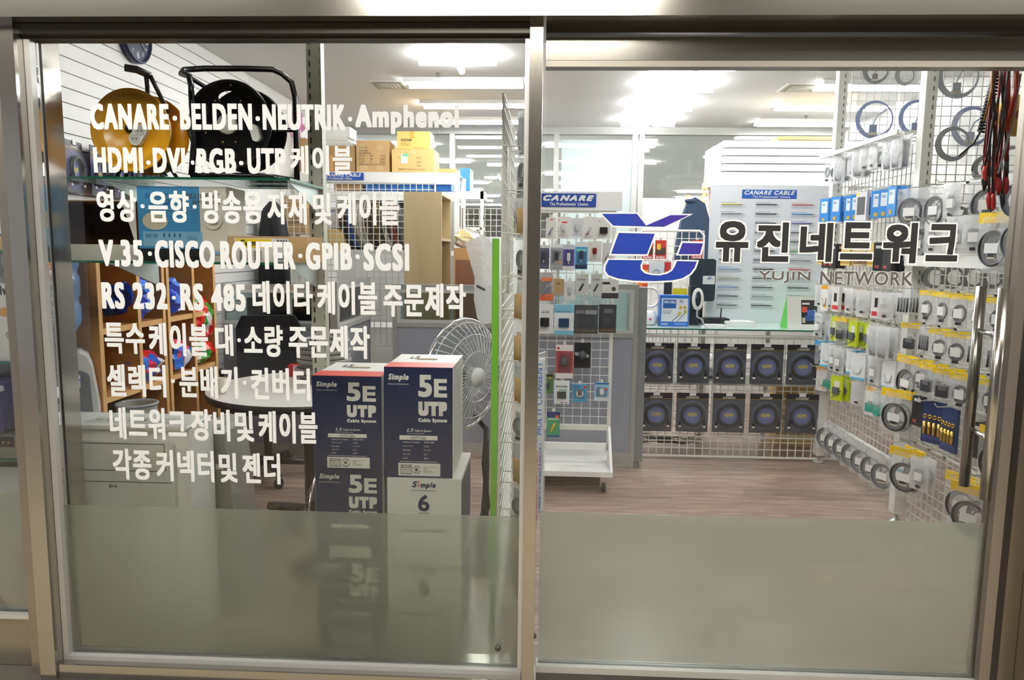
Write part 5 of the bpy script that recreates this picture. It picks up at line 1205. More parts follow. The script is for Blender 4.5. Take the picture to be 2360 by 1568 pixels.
# clutter under the counter
b = MB(); rr_ = random.Random(11)
for i in range(9): b.tube([(rr_.uniform(-.3, .3), rr_.uniform(-.05, .12), rr_.uniform(.03, .1)) for _ in range(5)], .004, mat('1c1c1c') if i % 3 else mat('d8d6d0'), 6)
b.box(-.05, -.03, .05, .05, .03, .09, BLACK)
solo('tangled_leads', b, None, 'tangle of black and white leads on the floor under the counter', 'cables', kind='stuff', loc=(Px(1545, 5.15), 5.2, .0))
carton('yellow brown carton under the counter at its right end', (1790, 885, 1880, 1000), 5.35, .2, CARDL, zb=0)
crumple('clear bag of cable lying on the shelf under the counter', (Px(1620, 5.25), 5.25, Pz(1650, 886, YC) + .001), (.14, .08, .035), ['d6dade', 'eceef0', '9fa3c0'], None, 41, 'cable_bag', 'bag')
# things on the counter
def oncounter(px, Y): return (Px(px, Y), Y, zc + .0005)
t = thing('ring_mirror', 'white ring shaped gadget with a rounded white base at the left end of the counter', 'gadget', oncounter(1497, 5.12)); k_ = F / 5.12
h1 = Pz(1498, 716, 5.12) - zc; RR = 22 / k_; zc_r = Pz(1498, 686, 5.12) - zc
part('base', MB().lathe((0, 0, 0), [(.04, 0), (.055, .01), (.058, .05), (.045, h1 * .85), (.03, h1)], None, 'Z', 30), mat('efefee', .3), t)
part('ring', MB().ring((0, 0, zc_r), RR, .009, None, 'Y', 40, 10), WHITE, t)
part('heart_mark', MB().lathe((0, -.0575, .045), [(.009, -.001), (.009, 0)], None, 'Y', 12), mat('e86a9a'), t)
x0, z0_, x1, z1_ = px_rect(1521, 681, 1588, 752, 5.05)
carton('blue and white boxed video cable with a carry handle on the counter', (1521, 681, 1588, 752), 5.05, .10, mat('2f6fc8', .4), [('r', .05, .1, .96, .85, 'e9ecf2'), ('r', .1, .14, .55, .42, '2a62b4'), ('t', .13, .18, .52, .26, 'f0f0f0', 'HDMI CABLE', .03), ('t', .66, .14, .78, .24, '5a7ab0', '5G', .02), ('d', .66, .34, .76, .44, 'c2b03a'), ('d', .8, .34, .9, .44, 'c2b03a'), ('l', .42, .85, .72, .60, '2c3038', .005), ('l', .6, .85, .9, .55, '2c3038', .005), ('r', .62, .54, .72, .64, 'd0c23a'), ('r', .82, .48, .92, .58, 'd0c23a'), ('t', .06, .9, .28, .96, 'f0f0f0', 'HDMI', .04), ('r', .5, .89, .9, .95, '6f9ae0'), ('r', .1, .5, .4, .52, 'a9b4c4'), ('r', .1, .56, .36, .58, 'a9b4c4')], zb=zc + .0005, name='cable_box')
t = [o for o in COL.objects if o.name.startswith('cable_box')][-1]
ph = MB().tube([(-.04, 0, z1_ - zc), (-.03, 0, z1_ - zc + .02), (.03, 0, z1_ - zc + .02), (.04, 0, z1_ - zc)], .004, None, 6)
solo('carry_handle_strap', ph, WHITE, 'white plastic loop above the boxed video cable', 'handle', loc=((x0 + x1) / 2, 5.10, zc)) if False else None
carton('tall dark product box standing next to the blue cable box', (1590, 660, 1612, 750), 5.15, .08, mat('22282f', .4), [('r', .2, .2, .8, .3, '4a5a70'), ('t', .3, .5, .7, .58, 'd0d0d0', 'X', .02)], zb=zc + .0005, name='product_box')
t = thing('cable_stand', 'white lead wound in an oval loop on a bent white stand', 'cable', oncounter(1614, 5.02)); zz = Pz(1606, 690, 5.02) - zc
b = MB(); cxo = Px(1608, 5.02) - t.location.x
for q in range(3): b.tube([(cxo + (.036 - .006 * q) * math.cos(2 * PI * i / 30), -.004 * q, zz + (.072 - .008 * q) * math.sin(2 * PI * i / 30)) for i in range(30)], .0045, None, 8, True)
part('wound_lead', b, WHITE, t); part('stand', MB().tube([(cxo, .01, zz - .07), (cxo, .01, .07), (.02, 0, .05), (.03, 0, .01)], .005, None, 8).lathe((.03, 0, 0), [(.025, 0), (.02, .01)], None, 'Z', 16), mat('c9cbd0', .3, .3), t)
t = thing('wireless_router', 'white wireless router with one black antenna on the counter', 'router', oncounter(1650, 5.02))
part('body', MB().bbox(-.07, -.05, .0, .07, .06, .018, .008), mat('f2f2f2', .3), t); part('antenna', MB().tube([(.045, .05, .015), (.05, .05, .13)], .005, None, 8), BLACK, t)
t = thing('white_device', 'flat white slab shaped device behind the router on the counter', 'device', oncounter(1705, 5.14)); part('body', MB().bbox(-.10, -.07, 0, .10, .08, .035, .01), mat('eff0ee', .35), t); part('emblem', MB().lathe((-.05, .0, .035), [(.01, 0), (.01, .0006)], None, 'Z', 12), mat('bbbbbb'), t)
t = thing('card_terminal', 'black card terminal lying behind the router', 'device', oncounter(1650, 5.2)); part('body', MB().bbox(-.09, -.05, 0, .09, .06, .05, .01), mat('24262a', .4), t); part('keypad', MB().box(-.06, -.03, .05, .06, .04, .052), mat('3b3e44'), t)
x0, z0_, x1, z1_ = px_rect(1817, 684, 1892, 750, 5.02); w = (x1 - x0); h = z1_ - zc
t = thing('desk_calendar', 'desk calendar with a green backing and a photo of cables on the counter', 'calendar', ((x0 + x1) / 2, 5.02, zc + .0005))
GR = mat('58b948', .4); b = MB(); b.add([(-w / 2, -.0, 0), (w / 2, -.0, 0), (w / 2, .05, h), (-w / 2, .05, h)], [(0, 1, 2, 3)], mat('eceae4', .4)); part('page', b, None, t)
b = MB(); b.add([(-w / 2, -.0, -.0), (-w / 2, .052, h), (-w / 2 - .01, .13, 0), (w / 2, 0, 0), (w / 2, .052, h), (w / 2, .13, 0)], [(0, 1, 2), (5, 4, 3), (1, 4, 5, 2), (0, 2, 5, 3)], GR); part('backing', b, None, t)
b = MB(); f_ = lambda u, v: (-w / 2 + u * w, (1 - v) * .05 - .001, h * (1 - v))
def qd(u0, v0, u1, v1, c_, o=0): b.add([tuple(Vector(f_(u, v)) + Vector((0, -.0006 * o, 0))) for u, v in ((u0, v1), (u1, v1), (u1, v0), (u0, v0))], [(0, 1, 2, 3)], mat(c_, .4))
qd(.44, .12, .93, .86, '26282c'); qd(.46, .14, .91, .30, '3d2a28', 1); qd(.47, .2, .7, .26, 'e8e8e6', 2); qd(.46, .33, .62, .5, 'd8573a', 1); qd(.62, .42, .92, .62, '4a6fb0', 1); qd(.55, .6, .88, .76, '3a5f9a', 1); qd(.46, .66, .56, .82, 'c9bda0', 1)
part('photo', b, None, t); b = MB()
for i in range(12): b.ring((-w * .42 + w * .84 * i / 11, .052, h), .006, .0012, GR, 'X', 10, 4)
part('spiral_binding', b, None, t)
# sample board
YB2 = 5.42; x0, z0_, x1, z1_ = px_rect(1632, 428, 1907, 755, YB2); w, h = x1 - x0, z1_ - zc
t = thing('sample_board', 'large white board of cable samples standing on the counter', 'display board', ((x0 + x1) / 2, YB2, zc + .0005))
part('board', MB().box(-w / 2, 0, 0, w / 2, .008, h), mat('e8ebf2', .4), t)
put_prints(t, [('r', .26, .03, .715, .095, '2a5cb4'), ('t', .28, .036, .70, .066, 'f2f2f2', 'CANARE CABLE', .03, .35), ('t', .35, .072, .66, .088, 'f2f2f2', "The Professionals' Choice", .01)], w, h, 0)
cols_ = [['c9c23a', '8a8f98', '9a9ea6', '3a3d44', '9a9ea6', '3a3d44', '33363c', '7fa6d8', 'b9b28a', '6f9ad0', '3a3d44', '5a5d64'], ['3a3d44', '33363c', '2a2c30', '3a3d44', '2a2c30', '3a3d44', '33363c', '2c2e34', '2a2c30', '3a3d44', '9a9ea6', '33363c'], ['c85a5a', '3a90d8', '6a5ab0', '3a3d44', '33363c', '4aa050', '9a9ea6', 'd04a4a', '9aa0a8', '2a2c30', '5a5d64', '8a8f98']]
for ci, u in enumerate((.09, .38, .68)):
    for ri in range(12):
        v = .135 + ri * .067; b = MB(); X = -w / 2 + u * w; Z = h * (1 - v); L = .17 * w
        b.tube([(X, -.006, Z), (X + L, -.006, Z - .001)], .0035, mat(cols_[ci][ri], .4), 6); b.tube([(X + L, -.006, Z), (X + L + .018, -.006, Z - .002)], .0015, mat('b98a4a', .3, .7), 4)
        q = part('cable_sample', b, None, t)
    b = MB()
    for ri in range(12):
        v = .135 + ri * .067; X = -w / 2 + u * w; Z = h * (1 - v)
        for k_ in range(2): b.box(X - .005, -.0008, Z - .018 - .009 * k_, X + .21 * w - .02 * k_, 0, Z - .015 - .009 * k_, mat('b4b8c0'))
        b.box(X - .005, -.0008, Z + .010, X + .12 * w, 0, Z + .013, mat('9a9ea8'))
    part('caption_lines', b, None, t)
# white louvred cabinet block above / behind
YW = 6.0; x0, z0_, x1, z1_ = px_rect(1667, 322, 1950, 413, YW); xs2 = Px(1637, YW)
t = thing('panel_stack', 'white stack of shelf panels on the tall rack behind the sample board', 'panel stack', ((x0 + x1) / 2, YW, z0_)); w = (x1 - x0) / 2; h = z1_ - z0_
for i in range(5):
    hh = h / 5; part('panel', MB().box(-w, 0, i * hh, w + .25, .35, (i + 1) * hh - .008), mat(('ecedee', 'e6e7e8', 'eff0f0', 'e8e9ea', 'f1f1f1')[i], .45), t)
part('panel', MB().box(-w - .06, .06, .0, -w - .002, .4, h * .86), mat('e9e9e8', .45), t)
t = thing('metal_rack', 'white steel rack behind the counter carrying the panel stack', 'rack', ((x0 + x1) / 2, YW, 0)); zr = z0_ - .002
for sx in (-w, w): part('upright', MB().box(sx - .02, -.02, 0, sx + .02, .02, zr - .051), WIRE, t); part('upright', MB().box(sx - .02, .38, 0, sx + .02, .42, zr - .051), WIRE, t)
part('shelf_board', MB().box(-w - .07, -.025, zr - .05, w + .25, .425, zr), WHITE, t)
part('wire_mesh', MB().grid(-w, Pz(1750, 700, YW), w, zr - .06, .0, .055, .003), WIRE, t)
for z in (1.0, .55): part('shelf_board', MB().box(-w, .02, z - .03, w, .38, z), WHITE, t)
for i in range(6): carton('brown carton on the rack behind the sample board, %s from the left' % ORD[i], (1690 + 42 * i, 440, 1730 + 42 * i, 470), YW + .1, .2, CARD, zb=1.001, group='brown cartons behind the sample board')
carton('thin tan carton on top of the white panel stack', (1795, 314, 1945, 322), 6.05, .2, CARDL)
# left grid at the end of the counter with memory packs, coat, monitor, led letters
YM = 5.5; x0, z0_, x1, z1_ = px_rect(1468, 532, 1619, 700, YM)
t = thing('wire_grid', 'white wire grid with rounded frame behind the pane emblem', 'wire grid', ((x0 + x1) / 2, YM, 0)); w = (x1 - x0) / 2
part('wire_mesh', MB().grid(-w, .4, w, z1_, 0, .055, .0028), WIRE, t); part('frame', MB().tube([(-w, 0, 0), (-w, 0, z1_ - .03), (-w + .03, 0, z1_), (w - .03, 0, z1_), (w, 0, z1_ - .03), (w, 0, 0)], .009, None, 8), WIRE, t)
for i, px in enumerate((1480, 1510, 1594)): goods((px, 554, px + 25, 597), 'red and black memory card pack on the wire grid, %s from the left' % ORD[i], 'c93a34', [('r', .05, .4, .95, .78, '4a3c38'), ('r', .15, .2, .5, .5, 'e8c03a'), ('t', .1, .84, .9, .97, 'f2f2f2', 'SanDisk', .03)], None, Y=YM - .05, group='memory card packs on the wire grid', cat='memory card')
goods((1495, 603, 1530, 648), 'white pouch with pale blue lead inside the U shape of the emblem', 'eef0f2', [], ('coil', '9fb8cf'), Y=YM - .05, bag=True, group='packs on the wire grid')
goods((1478, 610, 1496, 640), 'red and yellow pack next to the white lead pouch', 'd8452e', [('r', .1, .4, .9, .9, 'e8b03a')], None, Y=YM - .05, group='packs on the wire grid')
goods((1530, 604, 1546, 640), 'small red pack right of the white lead pouch', 'b8363c', [('r', .1, .6, .9, .95, 'd8a07a')], None, Y=YM - .05, group='packs on the wire grid')
goods((1550, 665, 1583, 700), 'yellow pack above the blue cable box', 'e0cf2c', [], ('block', '555048'), Y=YM - .05, group='packs on the wire grid')
goods((1467, 652, 1493, 666), 'orange and red pack under the blue emblem', 'e8802c', [('r', .5, .2, .9, .9, 'c8342c')], None, Y=YM - .05, group='packs on the wire grid')
goods((1530, 650, 1548, 690), 'dark tool pack left of the yellow pack', '2c3038', [], None, Y=YM - .05, group='packs on the wire grid')
c = P(1592, 590, Y=6.0); t = thing('coat', 'dark blue padded coat hanging behind the wire grid', 'coat', (c.x, 6.0, 0)); b = MB()
pz = [(1600, 455), (1622, 470), (1636, 520), (1640, 600), (1552, 600), (1562, 540), (1575, 490), (1586, 462)]
b.prism([(P(a, q, Y=6.0).x - c.x, P(a, q, Y=6.0).z) for a, q in pz][::-1], -.05, .05, fabric_mat('navy_quilt', '24344a', '32465e'))
part('body', b, None, t); part('collar', MB().ring((P(1597, 470, Y=5.9).x - c.x, -.02, P(1597, 462, Y=5.9).z), .035, .016, mat('2a3a52', .8), 'Z', 16, 6), None, t)
t = thing('back_monitor', 'black office display with a white sticker at the end of the counter', 'monitor', (Px(1618, 5.3), 5.32, zc + .0005)); x0, z0_, x1, z1_ = px_rect(1588, 597, 1645, 695, 5.3)
part('screen', MB().bbox(-.09, -.01, z0_ - zc, .09, .02, z1_ - zc, .02), mat('2e3a44', .3), t); part('stand', MB().tube([(0, .01, 0), (0, .02, z0_ - zc + .03)], .014, None, 10).box(-.06, -.05, 0, .06, .06, .008), BLACK, t)
b = MB().box(-.0, -.012, .28, .085, -.0105, .34, mat('e6e8ea')); b.text('E.', .03, .315, .075, .332, -.0125, mat('2a4a9a'), .02, .3); part('sticker', b, None, t)
b = MB(); LR = mat('ff3c20', .5, emit=4.0, name='led_red'); LB = mat('3060ff', .5, emit=4.0, name='led_blue'); LO = mat('ff7a40', .5, emit=3.5, name='led_orange')
t = thing('led_sign', 'orange red dotted light letters hanging behind the counter', 'light sign', P(1600, 450, Y=6.1)); o_ = Vector(t.location)
def dots(pxs, m, nm):
    b = MB()
    for px, py in pxs:
        p = P(px, py, Y=6.1) - o_; b.box(p.x - .006, -.004, p.z - .006, p.x + .006, .004, p.z + .006)
    part(nm, b, m, t)
dots([(1582, 452 + 5 * i) for i in range(5)] + [(1582 + 4 * k_, y) for k_ in range(3) for y in (452, 462, 472)], LO, 'letter')
dots([(1624 + 5 * math.cos(a / 6 * PI), 440 + 8 * math.sin(a / 6 * PI)) for a in range(12)], LO, 'letter'); dots([(1621 + 6 * math.cos(a / 6 * PI), 458 + 7 * math.sin(a / 6 * PI)) for a in range(2, 11)], LO, 'letter')
dots([(1624, 414 + 6 * i) for i in range(4)], LO, 'letter'); dots([(1591, 470 + 7 * i) for i in range(4)], LR, 'letter'); dots([(1589, 488 + 12 * i) for i in range(6)], LB, 'letter')
# ------------------------------------------------------------------ cable wall on the right
XW = 1.88
def wy(px, py=800): return P(px, py, X=XW).y
def wz(px, py): return P(px, py, X=XW).z
yA = P(1888, 1065, Z=0).y; XWA = P(1888, 1065, Z=0).x
yB_ = wy(2095, 800); yC_ = 2.52
def post(y, label, ztop=CEIL, foot=True):
    t = thing('shelf_column', label, 'column', (XW, y, 0), 0, 'slotted columns of the cable wall')
    part('column_body', MB().bbox(-.028, -.03, .05, .028, .03, ztop, .006), POSTW, t)
    b = MB(); z = .9
    while z < ztop - .05: b.box(.006, -.0315, z, .012, -.029, z + .022, mat('6f6f6a')); z += .045
    part('slots', b, None, t); part('levelling_foot', MB().lathe((0, 0, 0), [(.045, 0), (.03, .012), (.01, .02), (.01, .05)], None, 'Z', 20), mat('b9bcbc', .3, .5), t)
post(yA, 'far white slotted column of the cable wall at the counter end')
post(yB_, 'middle white slotted column of the cable wall')
post(yC_ - .04, 'near white slotted column of the cable wall by the door stile')
def wrack(y0, y1, zlo, zhi, label, rows, n, grp, where, protos, skip=(), first=0):
    t = thing('wire_rack', label, 'wire rack', (XW + .03, (y0 + y1) / 2, 0), 0, 'wire racks of the cable wall'); L = (y1 - y0) / 2 - .035
    part('wire_mesh', MB().grid(-L, zlo, L, zhi, 0, .05, .0022, axis='X'), WIRE, t)
    part('bottom_rail', MB().tube([(0, -L, zlo), (0, L, zlo)], .011, None, 8), POSTW, t)
    cnt = 0
    for ri, z in enumerate(rows):
        part('hook_rail', MB().box(-.012, -L, z - .01, -.002, L, z), WIRE, t)
        for i in range(n):
            y = -L + .06 + (2 * L - .12) * i / (n - 1)
            if (ri, i) in skip: continue
            if cnt < 90: part('hook', MB().tube([(-.005, y, z), (-.14, y, z - .004), (-.152, y, z + .012)], .0024, WIRE, 5).box(-.012, y - .012, z - .012, -.005, y + .012, z + .006, WIRE), None, t)
            cnt += 1
            k = protos[ri % len(protos)]; pr = k[(i * 7 + ri * 3 + (i * i) % 5) % len(k)]
            m = 2 if random.random() < .45 else 1
            for q in range(m):
                if m == 1: lb = '%s hook from the window, %s row, %s' % (ORD[i], ORD[ri], where)
                else: lb = '%s hook from the window, %s row, %s, %s' % (ORD[i], ORD[ri], where, 'front' if q else 'rear')
                fl = pr['short'] + ', ' + lb
                put(pr, (XW + .03 - .075 - .045 * q, (y0 + y1) / 2 + y, z - .006), -PI / 2 + random.uniform(.05, .6), fl, grp)
    return t
def B(short, *a, **k): t = bag_proto('', 'cable bag', *a, **k); t['short'] = short; return t
def K(short, *a, **k): t = card_proto('', 'accessory', *a, **k); t['short'] = short; return t
bA = B('bagged black lead', .10, .16, '262629', None, 'coil', BAGW, slip=1); bB = B('yellow topped connector bag', .10, .15, '3c3c40', 'f2cf1f', 'adapter')
bC = B('grey lead bag', .09, .16, '7d8086', None, 'coil'); bD = B('yellow topped lead bag', .11, .15, '303034', 'f0d024', 'coil', BAG, slip=1)
bE = B('white lead pouch', .09, .14, 'd9dadc', None, 'coil', BAGW); bF = B('connector bag', .09, .13, '38383c', None, 'plugs'); bG = B('blue topped bag', .10, .15, '6a6d74', '3aa0d8', 'coil')
bH = B('milky bag of leads', .10, .17, 'b9bcc0', None, 'bunch', BAGW); bI = B('teal plug bag', .09, .14, '2f9a86', None, 'adapter'); bJ = B('gold plug bag', .08, .13, 'b9923a', None, 'plugs')
bK = B('big black coil bag', .17, .24, '1d1d20', 'f2cb20', 'ring', BAG, slip=1); bL = B('grey coil bag', .16, .2, '55585e', None, 'ring', BAG, slip=1)
kA = K('blue boxed adapter', .075, .15, '2f84d0', [('r', .2, .12, .85, .6, 'dfe6ee'), ('r', .3, .2, .6, .3, '8aa4c0'), ('r', .3, .8, .6, .95, 'c9a23a')], .02)
kB = K('white boxed gadget', .08, .16, 'e6e6ea', [('r', .15, .18, .85, .8, '5a5d60'), ('r', .05, .03, .3, .12, 'e8d02a')], .02)
kC = K('dark grey box', .075, .17, '55565c', [('r', .2, .35, .8, .42, '8a90d0'), ('r', .2, .62, .8, .68, '4a6ac0'), ('r', .1, .1, .6, .13, 'a03a4a')], .02)
kD = K('orange carded lead', .08, .16, 'f0eeea', [('r', 0, 0, 1, .14, 'f0a81e'), ('d', .6, .75, .85, .9, 'f0b040')], .012, ('lead', 'b9b4a8'))
kE = K('yellow green pack', .08, .15, 'c3d42a', [('r', .3, .2, .75, .55, 'e9ecd8'), ('l', .1, .95, .9, .6, '6f7478', .01)], .015, ('block', '5c6164'))
kF = K('gold carded plugs', .08, .13, 'd9c27a', [('r', 0, .45, 1, .6, 'b58f2c'), ('r', 0, .8, 1, .9, 'b58f2c')], .01)
kG = K('white and red box', .08, .15, 'ecebe9', [('r', .1, .75, .95, .92, 'cf3a48'), ('r', .3, .25, .7, .6, '2a2728')], .02)
kH = K('white and pale blue lead pack', .09, .15, 'eef1f4', [('r', 0, .92, 1, 1, '5ab4dc'), ('r', .2, .75, .7, .78, '6fb0d0')], .012, ('lead', 'c9c4bc'))
kI = K('black boxed lead', .08, .15, '222226', [('r', .15, .1, .8, .2, 'c9c9c9'), ('r', .15, .8, .5, .9, 'a04040')], .02)
kJ = K('orange yellow tall pack', .05, .2, 'f0a01e', [('r', .2, .3, .8, .5, 'f6c050')], .012)
kM = K('navy gold plug card', .11, .2, '24386a', [('r', .1, .82, .9, .9, '3a5290')], .012); 
b = MB()
for i in range(4): b.tube([(-.036 + .024 * i, -.012, -.16), (-.036 + .024 * i, -.012, -.10)], .008, mat('d9b45a', .2, .8), 10).ring((-.036 + .024 * i, -.012, -.075), .008, .003, mat('e2bc62', .2, .8), 'Y', 12, 6)
part('gold_plug', b, None, kM)
zr1 = [wz(1990, y) for y in (352, 452, 565, 662, 733, 803, 873)]
zr1 = sorted([P(1985, y, X=XW).z for y in (348, 448, 560, 662, 733, 803, 873)], reverse=True)
zlo1 = P(1980, 1022, X=XW).z
wrack(yB_, yA, zlo1, 1.98, 'far wire rack of the cable wall, between far and middle columns', zr1, 11, 'packs on the far cable wall rack', 'far rack',
      [[bH, bE, bC, bH], [bA, kA, kB, kA, kC], [kF, kF, kI, bJ], [bA, kI, kG, kD, bE], [bH, kE, bA, bB], [kH, bG, kH, bA, bG], [kD, kE, bI, bE]], skip={(6, 3), (6, 5), (5, 1)})
zr2 = sorted([P(2210, y, X=XW).z for y in (420, 500, 672, 760, 845, 935, 1075)], reverse=True)
zlo2 = P(2180, 1150, X=XW).z - .3
wrack(yC_, yB_, zlo2, 1.36, 'near wire rack of the cable wall, between middle column and door', zr2, 9, 'packs on the near cable wall rack', 'near rack',
      [[bL, bA, bL], [bL, bK, bA], [bB, bD, bF, bD], [bD, bB, bF, kG], [bK, bD, bG, bB], [kI, bK, kM, bK], [bK, bA, kH, bK]], skip={(0, 5), (1, 6), (6, 1), (5, 4), (6, 5)})
# packs of coiled cable hanging below the rail of the far rack
for i in range(7):
    y = yB_ + .14 + (yA - yB_ - .3) * i / 6
    put(bL, (XW - .02, y, zlo1 + .03), -PI / 2 + .5, 'grey coil bag under the bottom rail of the far rack, %s from the middle' % ORD[i], 'coil bags under the bottom rail')
# white valance board along the near bay
t = thing('valance_board', 'white valance board with faint lettering across the near rack', 'board', (XW - .06, (yC_ + yB_) / 2, P(2200, 617, X=XW - .06).z)); L = (yB_ - yC_) / 2 - .02
hh = P(2200, 590, X=XW - .06).z - P(2200, 617, X=XW - .06).z
part('board', MB().box(-.006, -L, 0, .006, L, hh), mat('e9e9e4', .5), t)
vs, fs = glyphs('YUJIN', .02); b = MB(); A = np.array(vs); mn, mx = A.min(0), A.max(0)
b.add([(-.007, -L + .28 - (p[0] - mn[0]) / (mx[0] - mn[0]) * .10, hh * .35 + (p[1] - mn[1]) / (mx[1] - mn[1]) * hh * .3) for p in vs], fs, mat('8f8f8c')); part('lettering', b, None, t)
# shelf rail seen end-on high up
a = P(1945, 350, X=XW - .12); t = thing('wire_shelf', 'sloping looking white wire shelf edge high on the far rack', 'shelf', (XW - .12, (yB_ + yA) / 2, a.z))
L = (yA - yB_) / 2 - .03; part('rail', MB().box(-.006, -L, 0, .006, L, .022), WHITE, t)
b = MB()
for i in range(22): b.box(.006, -L + 2 * L * i / 21 - .0015, .01, .14, -L + 2 * L * i / 21 + .0015, .014)
part('wires', b, WIRE, t)
# upper grids facing the viewer with ring shaped leads in bags
def upper(px0, px1, py0, py1, Y, label):
    x0, z0, x1, z1 = px_rect(px0, py0, px1, py1, Y); z1 = min(z1, CEIL - .02)
    t = thing('wire_grid', label, 'wire grid', ((x0 + x1) / 2, Y, z0)); w = (x1 - x0) / 2
    part('wire_mesh', MB().grid(-w, 0, w, z1 - z0, 0, .05, .0022), WIRE, t)
    part('frame', MB().tube([(-w, 0, 0), (w, 0, 0), (w, 0, z1 - z0), (-w, 0, z1 - z0)], .006, None, 6, True), WIRE, t); return t
upper(1962, 2135, 120, 325, 5.0, 'upper wire grid facing the door above the far rack')
upper(2146, 2440, 60, 470, 3.95, 'upper wire grid facing the door above the near rack')
def ringbag(px, py, rpx, Y, col_, label, cat='cable', plug=True):
    c = P(px, py, Y=Y); R_ = rpx / F * Y * .99; mm = mat(col_, .35)
    t = thing('coiled_cable', label, cat, (c.x, Y, c.z), 0, 'coiled cables on the upper grids'); b = MB()
    for q in range(4): b.ring((.002 * q, -.003 * q, .002 * (q % 2)), R_ - .004 * q, .0042, mm, 'Y', 44, 6)
    part('cable_ring', b, None, t)
    if plug:
        b = MB().tube([(-R_ * .1, -.01, -R_ * .3), (R_ * .1, -.01, R_ * .2), (R_ * .6, -.008, R_ * .55)], .0035, mm, 6).box(-R_ * .3, -.02, -R_ * .7, R_ * .1, -.005, -R_ * .3, mm); b.box(-R_ * .35, -.018, -R_ * .85, R_ * .15, -.006, -R_ * .7, mat('cfc6a8', .3)); part('plug', b, None, t)
    part('bag', MB().box(-R_ * 1.12, -.024, -R_ * 1.2, R_ * 1.12, -.022, R_ * 1.9), BAG, t)
ringbag(2018, 163, 27, 4.93, '33363b', 'black coiled cable at the top left of the cable wall'); ringbag(2085, 175, 20, 4.93, '8a8d88', 'small grey coiled cable beside the black one', plug=False)
ringbag(2015, 276, 40, 4.93, '3c5f9f', 'blue coiled cable with a cream plug on the far upper grid'); ringbag(2112, 272, 38, 4.93, '3c63a8', 'blue coiled cable half hidden by the middle column')
ringbag(2207, 178, 44, 3.88, '9aa3ad', 'large grey coiled cable with two plugs on the near upper grid'); ringbag(2238, 292, 42, 3.88, '4f74b4', 'large blue coiled cable low on the near upper grid')
ringbag(2195, 332, 36, 3.80, '3a4047', 'dark grey coiled cable in front of the large blue one', plug=False); ringbag(2330, 370, 30, 3.88, '5d6064', 'grey coiled cable behind the red test leads', plug=False)
ringbag(2270, 390, 28, 3.88, '5a5d62', 'dark coiled cable low beside the test leads', plug=False)
for i in range(5):
    px = 2170 + 38 * i; ringbag(px, 500 + 4 * (i % 2), 26, 3.7, ('33363a', '3c4045', '55595e', '2c2e32', '44484e')[i], 'dark cable coil in a row above the valance board, %s from the column' % ORD[i], plug=False)
for i in range(5):
    px = 2150 + 45 * i; ringbag(px, 640, 24, 3.75, ('3a3d42', '26282c', '4a4d52', '2c2e32', '3a3d42')[i], 'dark cable coil under the valance board, %s from the column' % ORD[i], plug=False)
# test leads and spiral cords hanging by the door
t = thing('spiral_cord', 'thick black spiral cord hanging among the red test leads', 'cord', P(2290, 230, Y=2.75)); o_ = Vector(t.location)
p0, p1 = P(2308, 130, Y=2.75) - o_, P(2262, 305, Y=2.75) - o_; b = MB(); n_ = 22 * 12; pts = []
for i in range(n_): 
    q = i / n_; c = p0.lerp(p1, q); a = q * 22 * 2 * PI; pts.append((c.x + .013 * math.cos(a), c.y + .013 * math.sin(a), c.z + .004 * math.sin(a)))
part('coil', b.tube(pts, .0042, None, 6), BLACK, t)
t = thing('test_lead_bundle', 'bundle of red and black test leads with crocodile clips by the door handle', 'test leads', P(2300, 180, Y=2.72)); o_ = Vector(t.location); rq = random.Random(4)
for i in range(16):
    col_ = ['b3201c', '2a0f12', '8a1a20', '141214', 'c8402a', '5a1620'][i % 6]; x0 = 2300 + rq.uniform(-14, 40); x1 = 2290 + rq.uniform(-26, 34); y1 = 410 + rq.uniform(-40, 40)
    pts = [P(x0 + (x1 - x0) * q + rq.uniform(-3, 3), 120 + (y1 - 120) * q, Y=2.7 + rq.uniform(-.03, .03)) - o_ for q in (0, .3, .6, .85, 1)]
    part('lead', MB().tube(pts, .0042, mat(col_, .35), 6), None, t)
    e = pts[-1]; part('crocodile_clip', MB().tube([e, e + Vector((0, 0, -.02)), e + Vector((.004, 0, -.045)), e + Vector((.002, 0, -.06))], [.005, .009, .007, .002], mat('c02a26' if i % 2 else '1a1a1a', .35), 8), None, t)
for (x0, y0, x1, y1, c_, lb) in ((2345, 125, 2320, 300, 'c23a1e', 'thick orange red lead hanging at the door edge'), (2287, 135, 2268, 280, 'c9922a', 'yellow lead hanging left of the black spiral cord'), (2352, 170, 2300, 400, 'c9c9c6', 'thin white lead looping down among the test leads'), (2210, 360, 2262, 300, '2c2e30', 'dark lead slanting from the grey coil to the spiral cord')):
    a, c = P(x0, y0, Y=2.66), P(x1, y1, Y=2.66); m_ = (a + c) / 2 + Vector((.012, 0, 0))
    solo('hanging_lead', MB(a).tube([a, m_, c], .0075 if 'thick' in lb else .0035, None, 8), mat(c_, .35), lb, 'lead')
t = thing('yellow_reel', 'yellow handled lead reel at the top right corner behind the door', 'reel', P(2352, 265, Y=2.9)); part('body', MB().lathe((0, 0, 0), [(.03, 0), (.075, .005), (.075, .03), (.03, .035)], None, 'Y', 30), mat('caa023', .4), t); part('window', MB().lathe((0, -.002, 0), [(.02, 0), (.02, .004)], None, 'Y', 16), mat('8a3a20', .4), t)
t = thing('door_closer_knob', 'dark round lens shaped bulb at the right edge behind the door', 'knob', P(2348, 560, Y=2.5)); part('head', MB().lathe((0, 0, 0), [(.004, -.03), (.02, -.02), (.024, 0), (.02, .02), (.004, .03)], None, 'Z', 20), mat('2c2a30', .3), t)

